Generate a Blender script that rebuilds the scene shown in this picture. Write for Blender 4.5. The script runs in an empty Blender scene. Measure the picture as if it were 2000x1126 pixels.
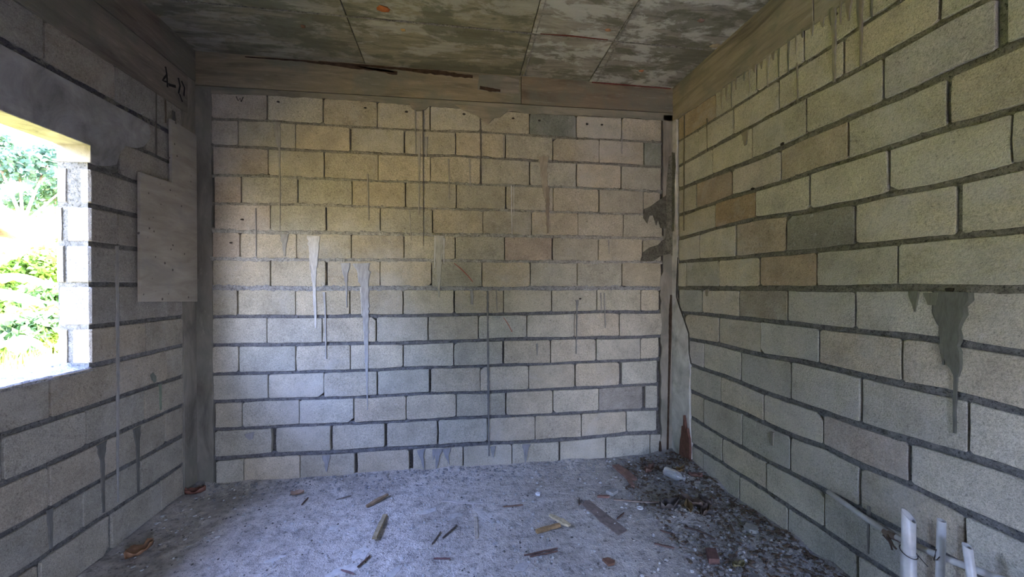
import bpy, bmesh, math, random
import numpy as np
from mathutils import Vector, Matrix, noise as mnoise

# ------------------------------------------------------------------ camera, world, sun, exposure
SC = bpy.context.scene
COL = SC.collection
HC = 1.478                       # eye height
XL, XR, YB, YR, H = -1.859, 1.908, 3.282, -1.35, 3.198   # left wall, right wall, back wall, rear wall, ceiling

cam_data = bpy.data.cameras.new('camera')
cam = bpy.data.objects.new('camera', cam_data)
COL.objects.link(cam)
SC.camera = cam
cam_data.sensor_fit = 'HORIZONTAL'
cam_data.sensor_width = 36.0
cam_data.lens = 36.0 * 789.68 / 2000.0
cam_data.clip_start = 0.02
cam_data.clip_end = 300
_yaw, _pit, _rol = 0.1481, -0.0062, -0.0007
_f = Vector((math.sin(_yaw)*math.cos(_pit), math.cos(_yaw)*math.cos(_pit), math.sin(_pit)))
_r = Vector((math.cos(_yaw), -math.sin(_yaw), 0))
_u = _r.cross(_f)
_r2 = _r*math.cos(_rol) + _u*math.sin(_rol)
_u2 = _u*math.cos(_rol) - _r*math.sin(_rol)
cam.matrix_world = Matrix(((_r2.x, _u2.x, -_f.x, 0), (_r2.y, _u2.y, -_f.y, 0), (_r2.z, _u2.z, -_f.z, HC), (0, 0, 0, 1)))

SUN_DIR = Vector((0.30, 0.42, 0.86)).normalized()     # towards the sun
world = bpy.data.worlds.new('sky')
SC.world = world
world.use_nodes = True
wn = world.node_tree.nodes; wl = world.node_tree.links
wn.clear()
sky = wn.new('ShaderNodeTexSky'); sky.sky_type = 'NISHITA'; sky.sun_disc = False
sky.sun_elevation = math.asin(SUN_DIR.z); sky.sun_rotation = math.atan2(SUN_DIR.x, SUN_DIR.y)
sky.air_density = 1.0; sky.dust_density = 1.2; sky.ozone_density = 1.0; sky.altitude = 50
bg = wn.new('ShaderNodeBackground'); bg.inputs['Strength'].default_value = 3.2
wo = wn.new('ShaderNodeOutputWorld')
tint = wn.new('ShaderNodeMix'); tint.data_type = 'RGBA'; tint.blend_type = 'MULTIPLY'; tint.inputs[0].default_value = 1.0
tint.inputs[7].default_value = (1.10, .95, 1.10, 1)      # the camera's white balance leans to violet
wl.new(sky.outputs[0], tint.inputs[6]); wl.new(tint.outputs[2], bg.inputs[0]); wl.new(bg.outputs[0], wo.inputs[0])

sun_data = bpy.data.lights.new('sun', 'SUN')
sun_data.energy = 29.0; sun_data.angle = math.radians(0.6); sun_data.color = (1.0, 0.85, 0.52)
sun = bpy.data.objects.new('sun', sun_data); COL.objects.link(sun)
sun.rotation_euler = SUN_DIR.to_track_quat('Z', 'Y').to_euler()

def portal(name, loc, rot, sx, sy):
    d = bpy.data.lights.new(name, 'AREA'); d.shape = 'RECTANGLE'; d.size = sx; d.size_y = sy
    d.cycles.is_portal = True
    o = bpy.data.objects.new(name, d); o.location = loc; o.rotation_euler = rot; COL.objects.link(o)
WIN_Y0, WIN_Y1, WIN_Z0, WIN_Z1 = 1.20, 2.404, 1.065, 2.209
portal('window_portal', (XL-0.2, (WIN_Y0+WIN_Y1)/2, (WIN_Z0+WIN_Z1)/2), (0, math.radians(-90), 0), WIN_Z1-WIN_Z0, WIN_Y1-WIN_Y0)
DOOR_X0, DOOR_X1, DOOR_Z = 0.75, 1.25, 2.05
portal('door_portal', ((DOOR_X0+DOOR_X1)/2, YR-0.2, DOOR_Z/2), (math.radians(90), 0, 0), DOOR_X1-DOOR_X0, DOOR_Z)

SC.view_settings.view_transform = 'Standard'
SC.view_settings.look = 'None'
SC.view_settings.gamma = 1.0
SC.view_settings.use_curve_mapping = False
SC.view_settings.exposure = 1.92
SC.render.engine = 'CYCLES'
cy = SC.cycles
cy.use_denoising = True
cy.max_bounces = 10; cy.diffuse_bounces = 7; cy.glossy_bounces = 3; cy.transmission_bounces = 6; cy.transparent_max_bounces = 8
cy.sample_clamp_indirect = 6.0
cy.caustics_reflective = False; cy.caustics_refractive = False

# ------------------------------------------------------------------ helpers
RND = random.Random(7)
NR = np.random.default_rng(11)

def tag(o, label=None, cat=None, group=None, kind=None):
    if label: o['label'] = label
    if cat: o['category'] = cat
    if group: o['group'] = group
    if kind: o['kind'] = kind
    return o

def mesh_obj(name, verts, faces, mat, parent=None, smooth=False, color=None):
    me = bpy.data.meshes.new(name)
    me.from_pydata([tuple(v) for v in verts], [], faces)
    me.update()
    if smooth: me.shade_smooth()
    if mat: me.materials.append(mat)
    o = bpy.data.objects.new(name, me)
    COL.objects.link(o)
    if parent: o.parent = parent
    if color: o.color = (*color, 1)
    return o

def grid_obj(name, P, mat, parent=None, flip=False, color=None, smooth=True):
    """P: (n, m, 3) array of points"""
    n, m, _ = P.shape
    idx = np.arange(n*m).reshape(n, m)
    a, b, c, d = idx[:-1, :-1], idx[1:, :-1], idx[1:, 1:], idx[:-1, 1:]
    q = np.stack([a, b, c, d], -1).reshape(-1, 4)
    if flip: q = q[:, ::-1]
    me = bpy.data.meshes.new(name)
    me.vertices.add(n*m); me.vertices.foreach_set('co', P.reshape(-1).astype(np.float32))
    me.loops.add(q.size); me.loops.foreach_set('vertex_index', q.reshape(-1).astype(np.int32))
    me.polygons.add(len(q)); me.polygons.foreach_set('loop_start', np.arange(0, q.size, 4, dtype=np.int32))
    me.update(calc_edges=True); me.validate()
    if smooth: me.shade_smooth()
    me.materials.append(mat)
    o = bpy.data.objects.new(name, me); COL.objects.link(o)
    if parent: o.parent = parent
    if color: o.color = (*color, 1)
    return o

def vnoise(x, y, seed=0):
    """smooth value noise on arrays, about -1..1"""
    xi = np.floor(x).astype(np.int64); yi = np.floor(y).astype(np.int64)
    xf = x-xi; yf = y-yi
    def h(a, b):
        n = (a*374761393 + b*668265263 + seed*974711) & 0xffffffff
        n = ((n ^ (n >> 13))*1274126177) & 0xffffffff
        return ((n ^ (n >> 16)) & 0xffff)/32767.5-1
    u = xf*xf*(3-2*xf); v = yf*yf*(3-2*yf)
    return (h(xi, yi)*(1-u)+h(xi+1, yi)*u)*(1-v)+(h(xi, yi+1)*(1-u)+h(xi+1, yi+1)*u)*v

def fbm(x, y, seed=0, oct=4):
    s = 0; a = 1; t = 0
    for k in range(oct):
        s = s+a*vnoise(x*2**k, y*2**k, seed+k*17); t += a; a *= .55
    return s/t

class Wall:
    def __init__(s, O, U, N, flip):
        s.O = np.array(O, float); s.U = np.array(U, float); s.N = np.array(N, float); s.V = np.array((0, 0, 1.)); s.flip = flip
    def p(s, u, v, w):
        return s.O + np.multiply.outer(u, s.U) + np.multiply.outer(v, s.V) + np.multiply.outer(w, s.N)
WB = Wall((0, YB, 0), (1, 0, 0), (0, -1, 0), False)
WR = Wall((XR, 0, 0), (0, 1, 0), (-1, 0, 0), True)
WL = Wall((XL, 0, 0), (0, 1, 0), (1, 0, 0), False)

def slab(name, W, outline, w0, w1, mat, parent, bevel=0.0, color=None, inset_pts=None):
    """prism of a (u,v) outline from depth w0 (behind) to w1 (front), front edge bevelled"""
    n = len(outline)
    cu = sum(p[0] for p in outline)/n; cv = sum(p[1] for p in outline)/n
    rings = []
    if bevel > 0:
        fr = []
        for i in range(n):
            a, b, c = outline[i-1], outline[i], outline[(i+1) % n]
            t = Vector((c[0]-a[0], c[1]-a[1])); t = t.normalized() if t.length > 1e-9 else Vector((1, 0))
            fr.append((b[0]-t.y*bevel, b[1]+t.x*bevel))
        rings.append((fr, w1)); rings.append((outline, w1-bevel))
    else:
        rings.append((outline, w1))
    rings.append((outline, w0))
    V = []
    for pts, w in rings:
        for (u, v) in pts: V.append(W.p(u, v, w))
    F = [list(range(n))]
    for r in range(len(rings)-1):
        for i in range(n):
            j = (i+1) % n
            F.append([r*n+i, (r+1)*n+i, (r+1)*n+j, r*n+j])
    F.append([(len(rings)-1)*n+i for i in range(n)][::-1])
    if W.flip: F = [f[::-1] for f in F]
    return mesh_obj(name, V, F, mat, parent, color=color)

def block(W, u0, u1, vb, vt, parent, w1=0.0, w0=-0.045, seed=0, col=None, rr=1.0, mat=None):
    """one concrete block; vb(u), vt(u) give its bottom and top edge"""
    r = random.Random(seed)
    j = lambda a: (r.random()-.5)*2*a
    c = [(.004+.012*r.random()**2)*rr for _ in range(4)]
    if r.random() < .18: c[r.randrange(4)] *= 2.6
    t0, t1 = j(.0025), j(.0025)
    if u1-u0 < .05: c = [min(k, .005) for k in c]
    mid = [u0+(u1-u0)*t for t in (.22+j(.06), .42+j(.05), .62+j(.05), .82+j(.05))]
    e = lambda: j(.0022)*rr
    o = [(u0+t0+c[0], vb(u0)+e())]+[(x, vb(x)+e()) for x in mid]+[(u1+t1-c[1], vb(u1)+e()), (u1+t1, vb(u1)+c[1]*.8),
         (u1+j(.0025), (vb(u1)+vt(u1))/2), (u1+t1, vt(u1)-c[2]*.8), (u1+t1-c[2], vt(u1)+e())]+[(x, vt(x)+e()) for x in mid[::-1]]+[(u0+t0+c[3], vt(u0)+e()),
         (u0+t0, vt(u0)-c[3]*.8), (u0+j(.0025), (vb(u0)+vt(u0))/2), (u0+t0, vb(u0)+c[0]*.8)]
    return slab('block', W, o, w0, w1+j(.0025), mat or M['block'], parent, bevel=.0025, color=col)

def ribbon(name, W, pts, widths, w, mat, parent, color=None, thick=.0025, jit=.25, seed=0, step=.02):
    """a run of dried grout / a streak: tapering strip standing a little proud of the wall"""
    r = random.Random(seed)
    P = []; 
    for k in range(len(pts)-1):
        a, b = pts[k], pts[k+1]; L = math.dist(a, b); n = max(1, int(L/step))
        for i in range(n):
            t = i/n; P.append((a[0]+(b[0]-a[0])*t, a[1]+(b[1]-a[1])*t, widths[k]+(widths[k+1]-widths[k])*t))
    P.append((*pts[-1], widths[-1]))
    V = []; F = []
    n = len(P)
    for i, (u, v, wd) in enumerate(P):
        q = P[min(i+1, n-1)]; pq = P[max(i-1, 0)]
        t = Vector((q[0]-pq[0], q[1]-pq[1])).normalized(); nx, ny = t.y, -t.x
        hl = wd/2*(1+jit*(r.random()-.5)*2); hr = wd/2*(1+jit*(r.random()-.5)*2)
        V += [W.p(u-nx*hl, v-ny*hl, w-.004), W.p(u-nx*hl*.8, v-ny*hl*.8, w+thick), W.p(u+nx*hr*.8, v+ny*hr*.8, w+thick), W.p(u+nx*hr, v+ny*hr, w-.004)]
    for i in range(n-1):
        for k in range(3):
            f = [4*i+k, 4*i+k+1, 4*i+k+5, 4*i+k+4]
            F.append(f)
    F.append([0, 3, 2, 1]); F.append([4*n-4, 4*n-3, 4*n-2, 4*n-1])
    return mesh_obj(name, V, F, mat, parent, color=color)

# ------------------------------------------------------------------ materials
M = {}
def newmat(name, rough=.9, spec=.25):
    m = bpy.data.materials.new(name); m.use_nodes = True
    nt = m.node_tree; b = nt.nodes['Principled BSDF']
    b.inputs['Roughness'].default_value = rough
    b.inputs['Specular IOR Level'].default_value = spec
    return m, nt, b
class NT:
    def __init__(s, nt): s.nt = nt; s.n = nt.nodes; s.l = nt.links
    def coord(s, scale=(1, 1, 1), objrand=0, kind='Object'):
        tc = s.n.new('ShaderNodeTexCoord'); mp = s.n.new('ShaderNodeMapping')
        mp.inputs['Scale'].default_value = scale
        s.l.new(tc.outputs[kind], mp.inputs['Vector'])
        if objrand:
            oi = s.n.new('ShaderNodeObjectInfo'); cb = s.n.new('ShaderNodeMath'); cb.operation = 'MULTIPLY'; cb.inputs[1].default_value = objrand
            s.l.new(oi.outputs['Random'], cb.inputs[0]); s.l.new(cb.outputs[0], mp.inputs['Location'])
        return mp.outputs[0]
    def noise(s, vec, scale, detail=4, rough=.55, dist=0):
        t = s.n.new('ShaderNodeTexNoise'); t.inputs['Scale'].default_value = scale; t.inputs['Detail'].default_value = detail
        t.inputs['Roughness'].default_value = rough; t.inputs['Distortion'].default_value = dist
        s.l.new(vec, t.inputs['Vector']); return t.outputs['Fac']
    def voro(s, vec, scale, feat='F1'):
        t = s.n.new('ShaderNodeTexVoronoi'); t.feature = feat; t.inputs['Scale'].default_value = scale; s.l.new(vec, t.inputs['Vector']); return t.outputs['Distance']
    def ramp(s, fac, stops, interp='LINEAR'):
        r = s.n.new('ShaderNodeValToRGB'); r.color_ramp.interpolation = interp
        e = r.color_ramp.elements
        e[0].position, e[0].color = stops[0][0], (*stops[0][1], 1)
        e[1].position, e[1].color = stops[-1][0], (*stops[-1][1], 1)
        for p, c in stops[1:-1]:
            x = e.new(p); x.color = (*c, 1)
        s.l.new(fac, r.inputs[0]); return r.outputs[0]
    def mix(s, fac, a, b, mode='MIX'):
        x = s.n.new('ShaderNodeMix'); x.data_type = 'RGBA'; x.blend_type = mode
        if isinstance(fac, float): x.inputs[0].default_value = fac
        else: s.l.new(fac, x.inputs[0])
        for i, v in ((6, a), (7, b)):
            if isinstance(v, tuple): x.inputs[i].default_value = (*v, 1)
            else: s.l.new(v, x.inputs[i])
        return x.outputs[2]
    def math(s, op, a, b):
        x = s.n.new('ShaderNodeMath'); x.operation = op
        for i, v in ((0, a), (1, b)):
            if isinstance(v, (int, float)): x.inputs[i].default_value = v
            else: s.l.new(v, x.inputs[i])
        return x.outputs[0]
    def objcol(s):
        return s.n.new('ShaderNodeObjectInfo').outputs['Color']
    def bump(s, b, h, strength=.5, dist=.01):
        x = s.n.new('ShaderNodeBump'); x.inputs['Strength'].default_value = strength; x.inputs['Distance'].default_value = dist
        s.l.new(h, x.inputs['Height']); s.l.new(x.outputs[0], b.inputs['Normal'])
g3 = lambda v: (v, v, v)

# concrete block: sandy porous face; the object's colour gives each block its own tone
m, nt, b = newmat('block_face', .95, .15); T = NT(nt)
v = T.coord((1, 1, 1), 7.3); vw = T.coord((1, 1, 1))
n1 = T.noise(v, 7, 6, .68); n2 = T.noise(v, 160, 3, .75); n3 = T.noise(v, 2.3, 3); n4 = T.noise(v, 30, 5, .75); n5 = T.noise(v, 68, 4, .8); n6 = T.noise(vw, 1.7, 6, .7, .6)
c = T.mix(1.0, T.ramp(n1, [(.28, g3(.84)), (.52, g3(1.10)), (.75, g3(1.30))]), T.objcol(), 'MULTIPLY')
c = T.mix(1.0, c, T.ramp(n2, [(.30, g3(.62)), (.5, g3(1.0)), (.72, g3(1.30))]), 'MULTIPLY')
c = T.mix(1.0, c, T.ramp(n5, [(.30, g3(.50)), (.42, g3(.95)), (.6, g3(1.05)), (.75, g3(1.30))]), 'MULTIPLY')
c = T.mix(T.ramp(n4, [(.58, g3(0)), (.70, g3(.42))]), c, (.62, .59, .53))
c = T.mix(T.ramp(n3, [(.54, g3(0)), (.78, g3(.34))]), c, (.28, .245, .18))
c = T.mix(T.ramp(n6, [(.52, g3(0)), (.66, g3(.42))]), c, (.53, .52, .49))
nt.links.new(c, b.inputs['Base Color'])
h = T.math('ADD', T.math('MULTIPLY', n2, .5), T.math('ADD', T.math('MULTIPLY', n4, .7), T.math('MULTIPLY', n5, 1.0)))
T.bump(b, h, 1.0, .007); M['block'] = m

# mortar: rough grey, tone from the object colour
m, nt, b = newmat('mortar_face', .97, .1); T = NT(nt)
v = T.coord((1, 1, 1), 3.1)
n1 = T.noise(v, 26, 6, .75); n2 = T.noise(v, 100, 3, .75)
c = T.mix(1.0, T.ramp(n1, [(.28, g3(.50)), (.5, g3(1.0)), (.72, g3(1.5))]), T.objcol(), 'MULTIPLY')
c = T.mix(1.0, c, T.ramp(n2, [(.34, g3(.35)), (.44, g3(1.0)), (.7, g3(1.25))]), 'MULTIPLY')
nt.links.new(c, b.inputs['Base Color'])
T.bump(b, T.math('ADD', T.math('MULTIPLY', n2, .6), n1), 1.0, .014); M['mortar'] = m

# grout runs: smooth cement milk
m, nt, b = newmat('grout_run', .85, .2); T = NT(nt)
v = T.coord((1, 1, .25), 1)
n1 = T.noise(v, 60, 4, .7)
c = T.mix(1.0, T.ramp(n1, [(.3, g3(.75)), (.7, g3(1.25))]), T.objcol(), 'MULTIPLY')
nt.links.new(c, b.inputs['Base Color']); T.bump(b, n1, .5, .004); M['run'] = m

# formed concrete (beam, columns, lintel): board-grain imprint along one axis
def formed(name, scale, streak=1.0, green=0.0):
    m, nt, b = newmat(name, .88, .2); T = NT(nt)
    v = T.coord(scale, 2.0); v0 = T.coord((1, 1, 1), 2.0)
    n1 = T.noise(v, 7, 6, .65, .6); n2 = T.noise(v0, 2.6, 4, .6); n3 = T.noise(v0, 90, 3, .6); n4 = T.noise(v, 28, 5, .7)
    c = T.mix(1.0, T.ramp(n1, [(.30, g3(.55)), (.46, g3(.95)), (.68, g3(1.40))]), T.objcol(), 'MULTIPLY')
    c = T.mix(T.ramp(n2, [(.47, g3(0)), (.60, g3(.60*streak))]), c, (.15, .16, .13))
    c = T.mix(T.ramp(n4, [(.58, g3(0)), (.72, g3(.35*streak))]), c, (.44, .42, .37))
    nt.links.new(c, b.inputs['Base Color'])
    T.bump(b, T.math('ADD', T.math('MULTIPLY', n1, 1.0), T.math('MULTIPLY', n3, .35)), .55, .008)
    return m
M['beam_x'] = formed('formed_concrete_across', (.25, 1, 1.8))
M['beam_y'] = formed('formed_concrete_along', (1, .25, 1.8))
M['column'] = formed('formed_concrete_upright', (1, 1, .35), .7)
M['plaster'] = formed('smooth_cement', (1, .8, .8), .35)

# ceiling: shuttering-sheet imprint with pale blotches and dark damp
m, nt, b = newmat('ceiling_concrete', .85, .22); T = NT(nt)
v = T.coord((.75, 1.5, 1), 5.0); v0 = T.coord((1, 1, 1), 9.0); vx = T.coord((.35, 2.2, 1), 2.0)
n1 = T.noise(v, 4.2, 8, .70, .35); n2 = T.noise(vx, 9, 6, .7, .5); n3 = T.noise(v0, 70, 3, .6); n4 = T.noise(v, 2.6, 7, .68, .3)
oi = T.n.new('ShaderNodeObjectInfo')
c = T.mix(1.0, T.ramp(n2, [(.30, g3(.55)), (.5, g3(1.1)), (.70, g3(1.6))]), oi.outputs['Color'], 'MULTIPLY')
sep = T.n.new('ShaderNodeSeparateColor'); T.l.new(oi.outputs['Color'], sep.inputs[0])
amt = T.ramp(n1, [(.49, g3(0)), (.54, g3(.75)), (.68, g3(.95))])
c = T.mix(T.math('MULTIPLY', amt, oi.outputs['Alpha']), c, (.50, .50, .45))
c = T.mix(T.ramp(n4, [(.50, g3(0)), (.55, g3(.72))]), c, (.11, .11, .072))
nt.links.new(c, b.inputs['Base Color'])
T.bump(b, T.math('ADD', n2, T.math('ADD', T.math('MULTIPLY', amt, .5), T.math('MULTIPLY', n3, .3))), .45, .008); M['ceiling'] = m

# floor: dusty cement with pale cement splashes and dark grit
m, nt, b = newmat('floor_cement', .93, .2); T = NT(nt)
v0 = T.coord((1, 1, 1))
n1 = T.noise(v0, 2.2, 6, .6, .8); n2 = T.noise(v0, 16, 5, .7); n3 = T.noise(v0, 120, 3, .7); n4 = T.noise(v0, 4.5, 8, .70, .5); n5 = T.noise(v0, 45, 4, .7)
c = T.ramp(n1, [(.28, (.38, .355, .335)), (.5, (.53, .50, .47)), (.72, (.64, .60, .57))])
c = T.mix(T.ramp(n4, [(.53, g3(0)), (.60, g3(.6))]), c, (.62, .60, .585))
c = T.mix(1.0, c, T.ramp(n2, [(.30, g3(.50)), (.5, g3(1.0)), (.70, g3(1.25))]), 'MULTIPLY')
c = T.mix(T.ramp(n5, [(.57, g3(0)), (.64, g3(.7))]), c, (.15, .14, .135))
c = T.mix(T.ramp(n3, [(.64, g3(0)), (.72, g3(.5))]), c, (.60, .60, .60))
# brown earth trodden into the cement beside the rubble on the right
sx = T.n.new('ShaderNodeSeparateXYZ'); T.l.new(v0, sx.inputs[0])
xe = T.math('ADD', sx.outputs[0], T.math('MULTIPLY', n4, .35))
c = T.mix(T.ramp(T.math('SUBTRACT', xe, .95), [(.2, g3(0)), (.75, g3(.6))]), c, (.17, .16, .145))
nt.links.new(c, b.inputs['Base Color'])
T.bump(b, T.math('ADD', n2, T.math('ADD', T.math('MULTIPLY', n5, .8), T.math('MULTIPLY', n3, .45))), 1.0, .022); M['floor'] = m

def simple(name, col, rough=.8, spec=.3, nscale=20, var=.3, bump=.3, stretch=(1, 1, 1), usecol=False, kind='Object'):
    m, nt, b = newmat(name, rough, spec); T = NT(nt)
    v = T.coord(stretch, 4.0, kind); n = T.noise(v, nscale, 5, .65, .3)
    base = T.objcol() if usecol else None
    r = T.ramp(n, [(.28, g3(1-var)), (.72, g3(1+var))])
    c = T.mix(1.0, r, base if usecol else tuple(col), 'MULTIPLY')
    nt.links.new(c, b.inputs['Base Color'])
    if bump: T.bump(b, n, bump, .004)
    M[name] = m; return m
simple('wood', (1, 1, 1), .85, .2, 30, .4, .5, (1, 1, 1), True)
simple('stone', (1, 1, 1), .95, .1, 40, .25, .5, usecol=True)
simple('dark_wood', (.05, .032, .022), .9, .15, 25, .5, .5)
simple('mark', (1, 1, 1), .9, .1, 60, .2, .2, usecol=True)
simple('wire', (.045, .035, .03), .6, .4, 50, .2, .1)
simple('leaf', (1, 1, 1), .55, .4, 6, .35, .0, usecol=True)
simple('grass', (.24, .20, .055), .7, .3, 1.3, .5, .5)
simple('bark', (.16, .12, .085), .95, .1, 14, .4, .6)
simple('pvc', (.47, .465, .45), .38, .5, 11, .22, .08)
simple('tin', (.26, .18, .15), .6, .4, 8, .3, .2)
simple('mat_plank', (.3, .24, .18), .9, .2, 8, .3, .2)

# plywood shuttering: pale smeared face, knots and cement spots
m, nt, b = newmat('plywood', .85, .25); T = NT(nt)
v = T.coord((1, .5, 2.2)); v0 = T.coord((1, 1, 1))
n1 = T.noise(v, 6, 6, .65, .5); n2 = T.noise(v0, 3, 4, .6); vd = T.voro(v0, 16); n3 = T.noise(v0, 40, 3)
c = T.ramp(n1, [(.28, (.27, .245, .21)), (.5, (.36, .335, .29)), (.75, (.45, .425, .385))])
c = T.mix(T.ramp(n2, [(.5, g3(0)), (.6, g3(.5))]), c, (.29, .285, .27))
c = T.mix(T.ramp(T.math('ADD', vd, T.math('MULTIPLY', n3, .25)), [(.21, g3(.85)), (.26, g3(0))]), c, (.07, .06, .055))
nt.links.new(c, b.inputs['Base Color']); T.bump(b, n1, .3, .005); M['plywood'] = m

# clear plastic
m, nt, b = newmat('clear_plastic', .12, .5)
b.inputs['Base Color'].default_value = (.85, .9, .95, 1); b.inputs['Transmission Weight'].default_value = .75; b.inputs['IOR'].default_value = 1.3
b.inputs['Roughness'].default_value = .22
M['clear'] = m
# banana leaf: light passes through
m, nt, b = newmat('banana_leaf', .4, .5); T = NT(nt)
v = T.coord((1, 1, 1), 2.0); n1 = T.noise(v, 5, 3)
c = T.ramp(n1, [(.3, (.30, .42, .16)), (.7, (.46, .56, .28))]); nt.links.new(c, b.inputs['Base Color'])
tr = nt.nodes.new('ShaderNodeBsdfTranslucent'); tr.inputs[0].default_value = (.5, .65, .2, 1)
ms = nt.nodes.new('ShaderNodeMixShader'); ms.inputs[0].default_value = .4
nt.links.new(b.outputs[0], ms.inputs[1]); nt.links.new(tr.outputs[0], ms.inputs[2]); nt.links.new(ms.outputs[0], nt.nodes['Material Output'].inputs[0])
M['banana'] = m
# ordinary foliage, colour from the object
m, nt, b = newmat('foliage', .6, .35); T = NT(nt)
v = T.coord((1, 1, 1), 2.0); n1 = T.noise(v, 2.5, 4)
c = T.mix(1.0, T.ramp(n1, [(.3, g3(.6)), (.7, g3(1.4))]), T.objcol(), 'MULTIPLY'); nt.links.new(c, b.inputs['Base Color'])
tr = nt.nodes.new('ShaderNodeBsdfTranslucent'); nt.links.new(c, tr.inputs[0])
ms = nt.nodes.new('ShaderNodeMixShader'); ms.inputs[0].default_value = .35
nt.links.new(b.outputs[0], ms.inputs[1]); nt.links.new(tr.outputs[0], ms.inputs[2]); nt.links.new(ms.outputs[0], nt.nodes['Material Output'].inputs[0])
M['foliage'] = m

# ------------------------------------------------------------------ bed lines and joints, metres (u along the wall, v up)
DB = {0:[[-1.759,2.901],[-1.374,2.913],[-0.975,2.917],[-0.571,2.916],[0.64,2.904],[1.042,2.908],[1.426,2.914],[1.824,2.916]],1:[[-1.76,2.71],[-1.375,2.719],[-0.572,2.709],[-0.168,2.712],[0.231,2.726],[0.636,2.719],[1.038,2.717],[1.44,2.719],[1.824,2.721]],2:[[-1.57,2.516],[-1.171,2.513],[-0.774,2.512],[-0.366,2.514],[0.033,2.522],[0.44,2.516],[0.835,2.513],[1.235,2.514],[1.636,2.509]],3:[[-1.744,2.296],[-1.362,2.307],[-0.966,2.301],[-0.565,2.299],[-0.169,2.302],[0.234,2.3],[0.635,2.302],[1.042,2.303],[1.432,2.3],[1.825,2.295]],4:[[-1.739,2.089],[-1.554,2.092],[-1.158,2.098],[-0.76,2.098],[-0.359,2.093],[0.041,2.096],[0.439,2.098],[0.835,2.096],[1.235,2.094],[1.636,2.095]],5:[[-1.74,1.888],[-1.353,1.884],[-0.952,1.888],[-0.551,1.888],[-0.149,1.889],[0.251,1.89],[0.652,1.889],[1.056,1.891],[1.451,1.889],[1.84,1.887]],6:[[-1.751,1.682],[-1.556,1.68],[-1.166,1.678],[-0.769,1.682],[-0.368,1.685],[0.028,1.684],[0.426,1.68],[0.83,1.679],[1.231,1.682],[1.628,1.685]],7:[[-1.752,1.469],[-1.578,1.465],[-1.178,1.462],[-0.781,1.461],[-0.38,1.463],[0.028,1.46],[0.426,1.458],[0.83,1.459],[1.442,1.46]],8:[[-1.753,1.253],[-1.377,1.248],[-0.98,1.246],[-0.583,1.245],[-0.187,1.246],[0.417,1.248],[0.822,1.252],[1.218,1.257],[1.609,1.253]],9:[[-1.754,1.041],[-1.378,1.036],[-0.981,1.035],[-0.584,1.031],[-0.187,1.03],[0.216,1.038],[0.613,1.043],[1.02,1.039],[1.419,1.038],[1.808,1.041]],10:[[-1.755,0.825],[-1.574,0.826],[-1.177,0.823],[-0.779,0.82],[-0.382,0.828],[0.015,0.826],[0.417,0.831],[0.817,0.829],[1.209,0.835],[1.61,0.84]],11:[[-1.756,0.62],[-1.369,0.624],[-0.975,0.614],[-0.577,0.617],[-0.172,0.621],[0.228,0.613],[0.626,0.615],[1.025,0.616],[1.429,0.623]],12:[[-1.729,0.417],[-1.551,0.415],[-1.153,0.414],[-0.754,0.411],[-0.359,0.409],[0.034,0.414],[0.438,0.409],[0.835,0.407],[1.237,0.412],[1.639,0.407]],13:[[-1.741,0.201],[-1.332,0.202],[-0.921,0.196],[-0.528,0.196],[-0.132,0.197],[0.286,0.195],[0.682,0.187],[1.083,0.194],[1.48,0.207]],14:[[-1.574,0.006],[-1.151,-0.005],[-0.755,-0.002],[-0.324,-0.016],[0.091,-0.003],[0.489,0.008],[0.892,0.003],[1.296,0.012],[1.696,-0.001]]}
DBJ = {1:[-1.369,-0.969,-0.571,-0.168,0.234,0.636,1.038,1.439],2:[-1.568,-1.168,-0.772,-0.367,0.034,0.437,0.835,1.236,1.639],3:[-1.362,-0.964,-0.565,-0.165,0.234,0.638,1.038,1.433],4:[-1.551,-1.155,-0.76,-0.359,0.039,0.439,0.838,1.235,1.634],5:[-1.351,-0.952,-0.55,-0.15,0.252,0.653,1.053,1.453],6:[-1.561,-1.166,-0.769,-0.37,0.028,0.428,0.83,1.229,1.627],7:[-1.352,-0.952,-0.555,-0.158,0.244,0.642,1.045,1.442],8:[-1.579,-1.176,-0.781,-0.379,0.019,0.418,0.822,1.219,1.611],9:[-1.377,-0.982,-0.583,-0.187,0.215,0.613,1.019,1.417],10:[-1.572,-1.174,-0.778,-0.38,0.015,0.418,0.815,1.21,1.609],11:[-1.37,-0.973,-0.577,-0.173,0.23,0.628,1.026,1.43],12:[-1.551,-1.151,-0.754,-0.357,0.036,0.438,0.836,1.235,1.641],13:[-1.333,-0.92,-0.514,-0.111,0.286,0.683,1.082,1.482],14:[-1.543,-1.148,-0.74,-0.321,0.091,0.489,0.892,1.298,1.699]}
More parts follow.
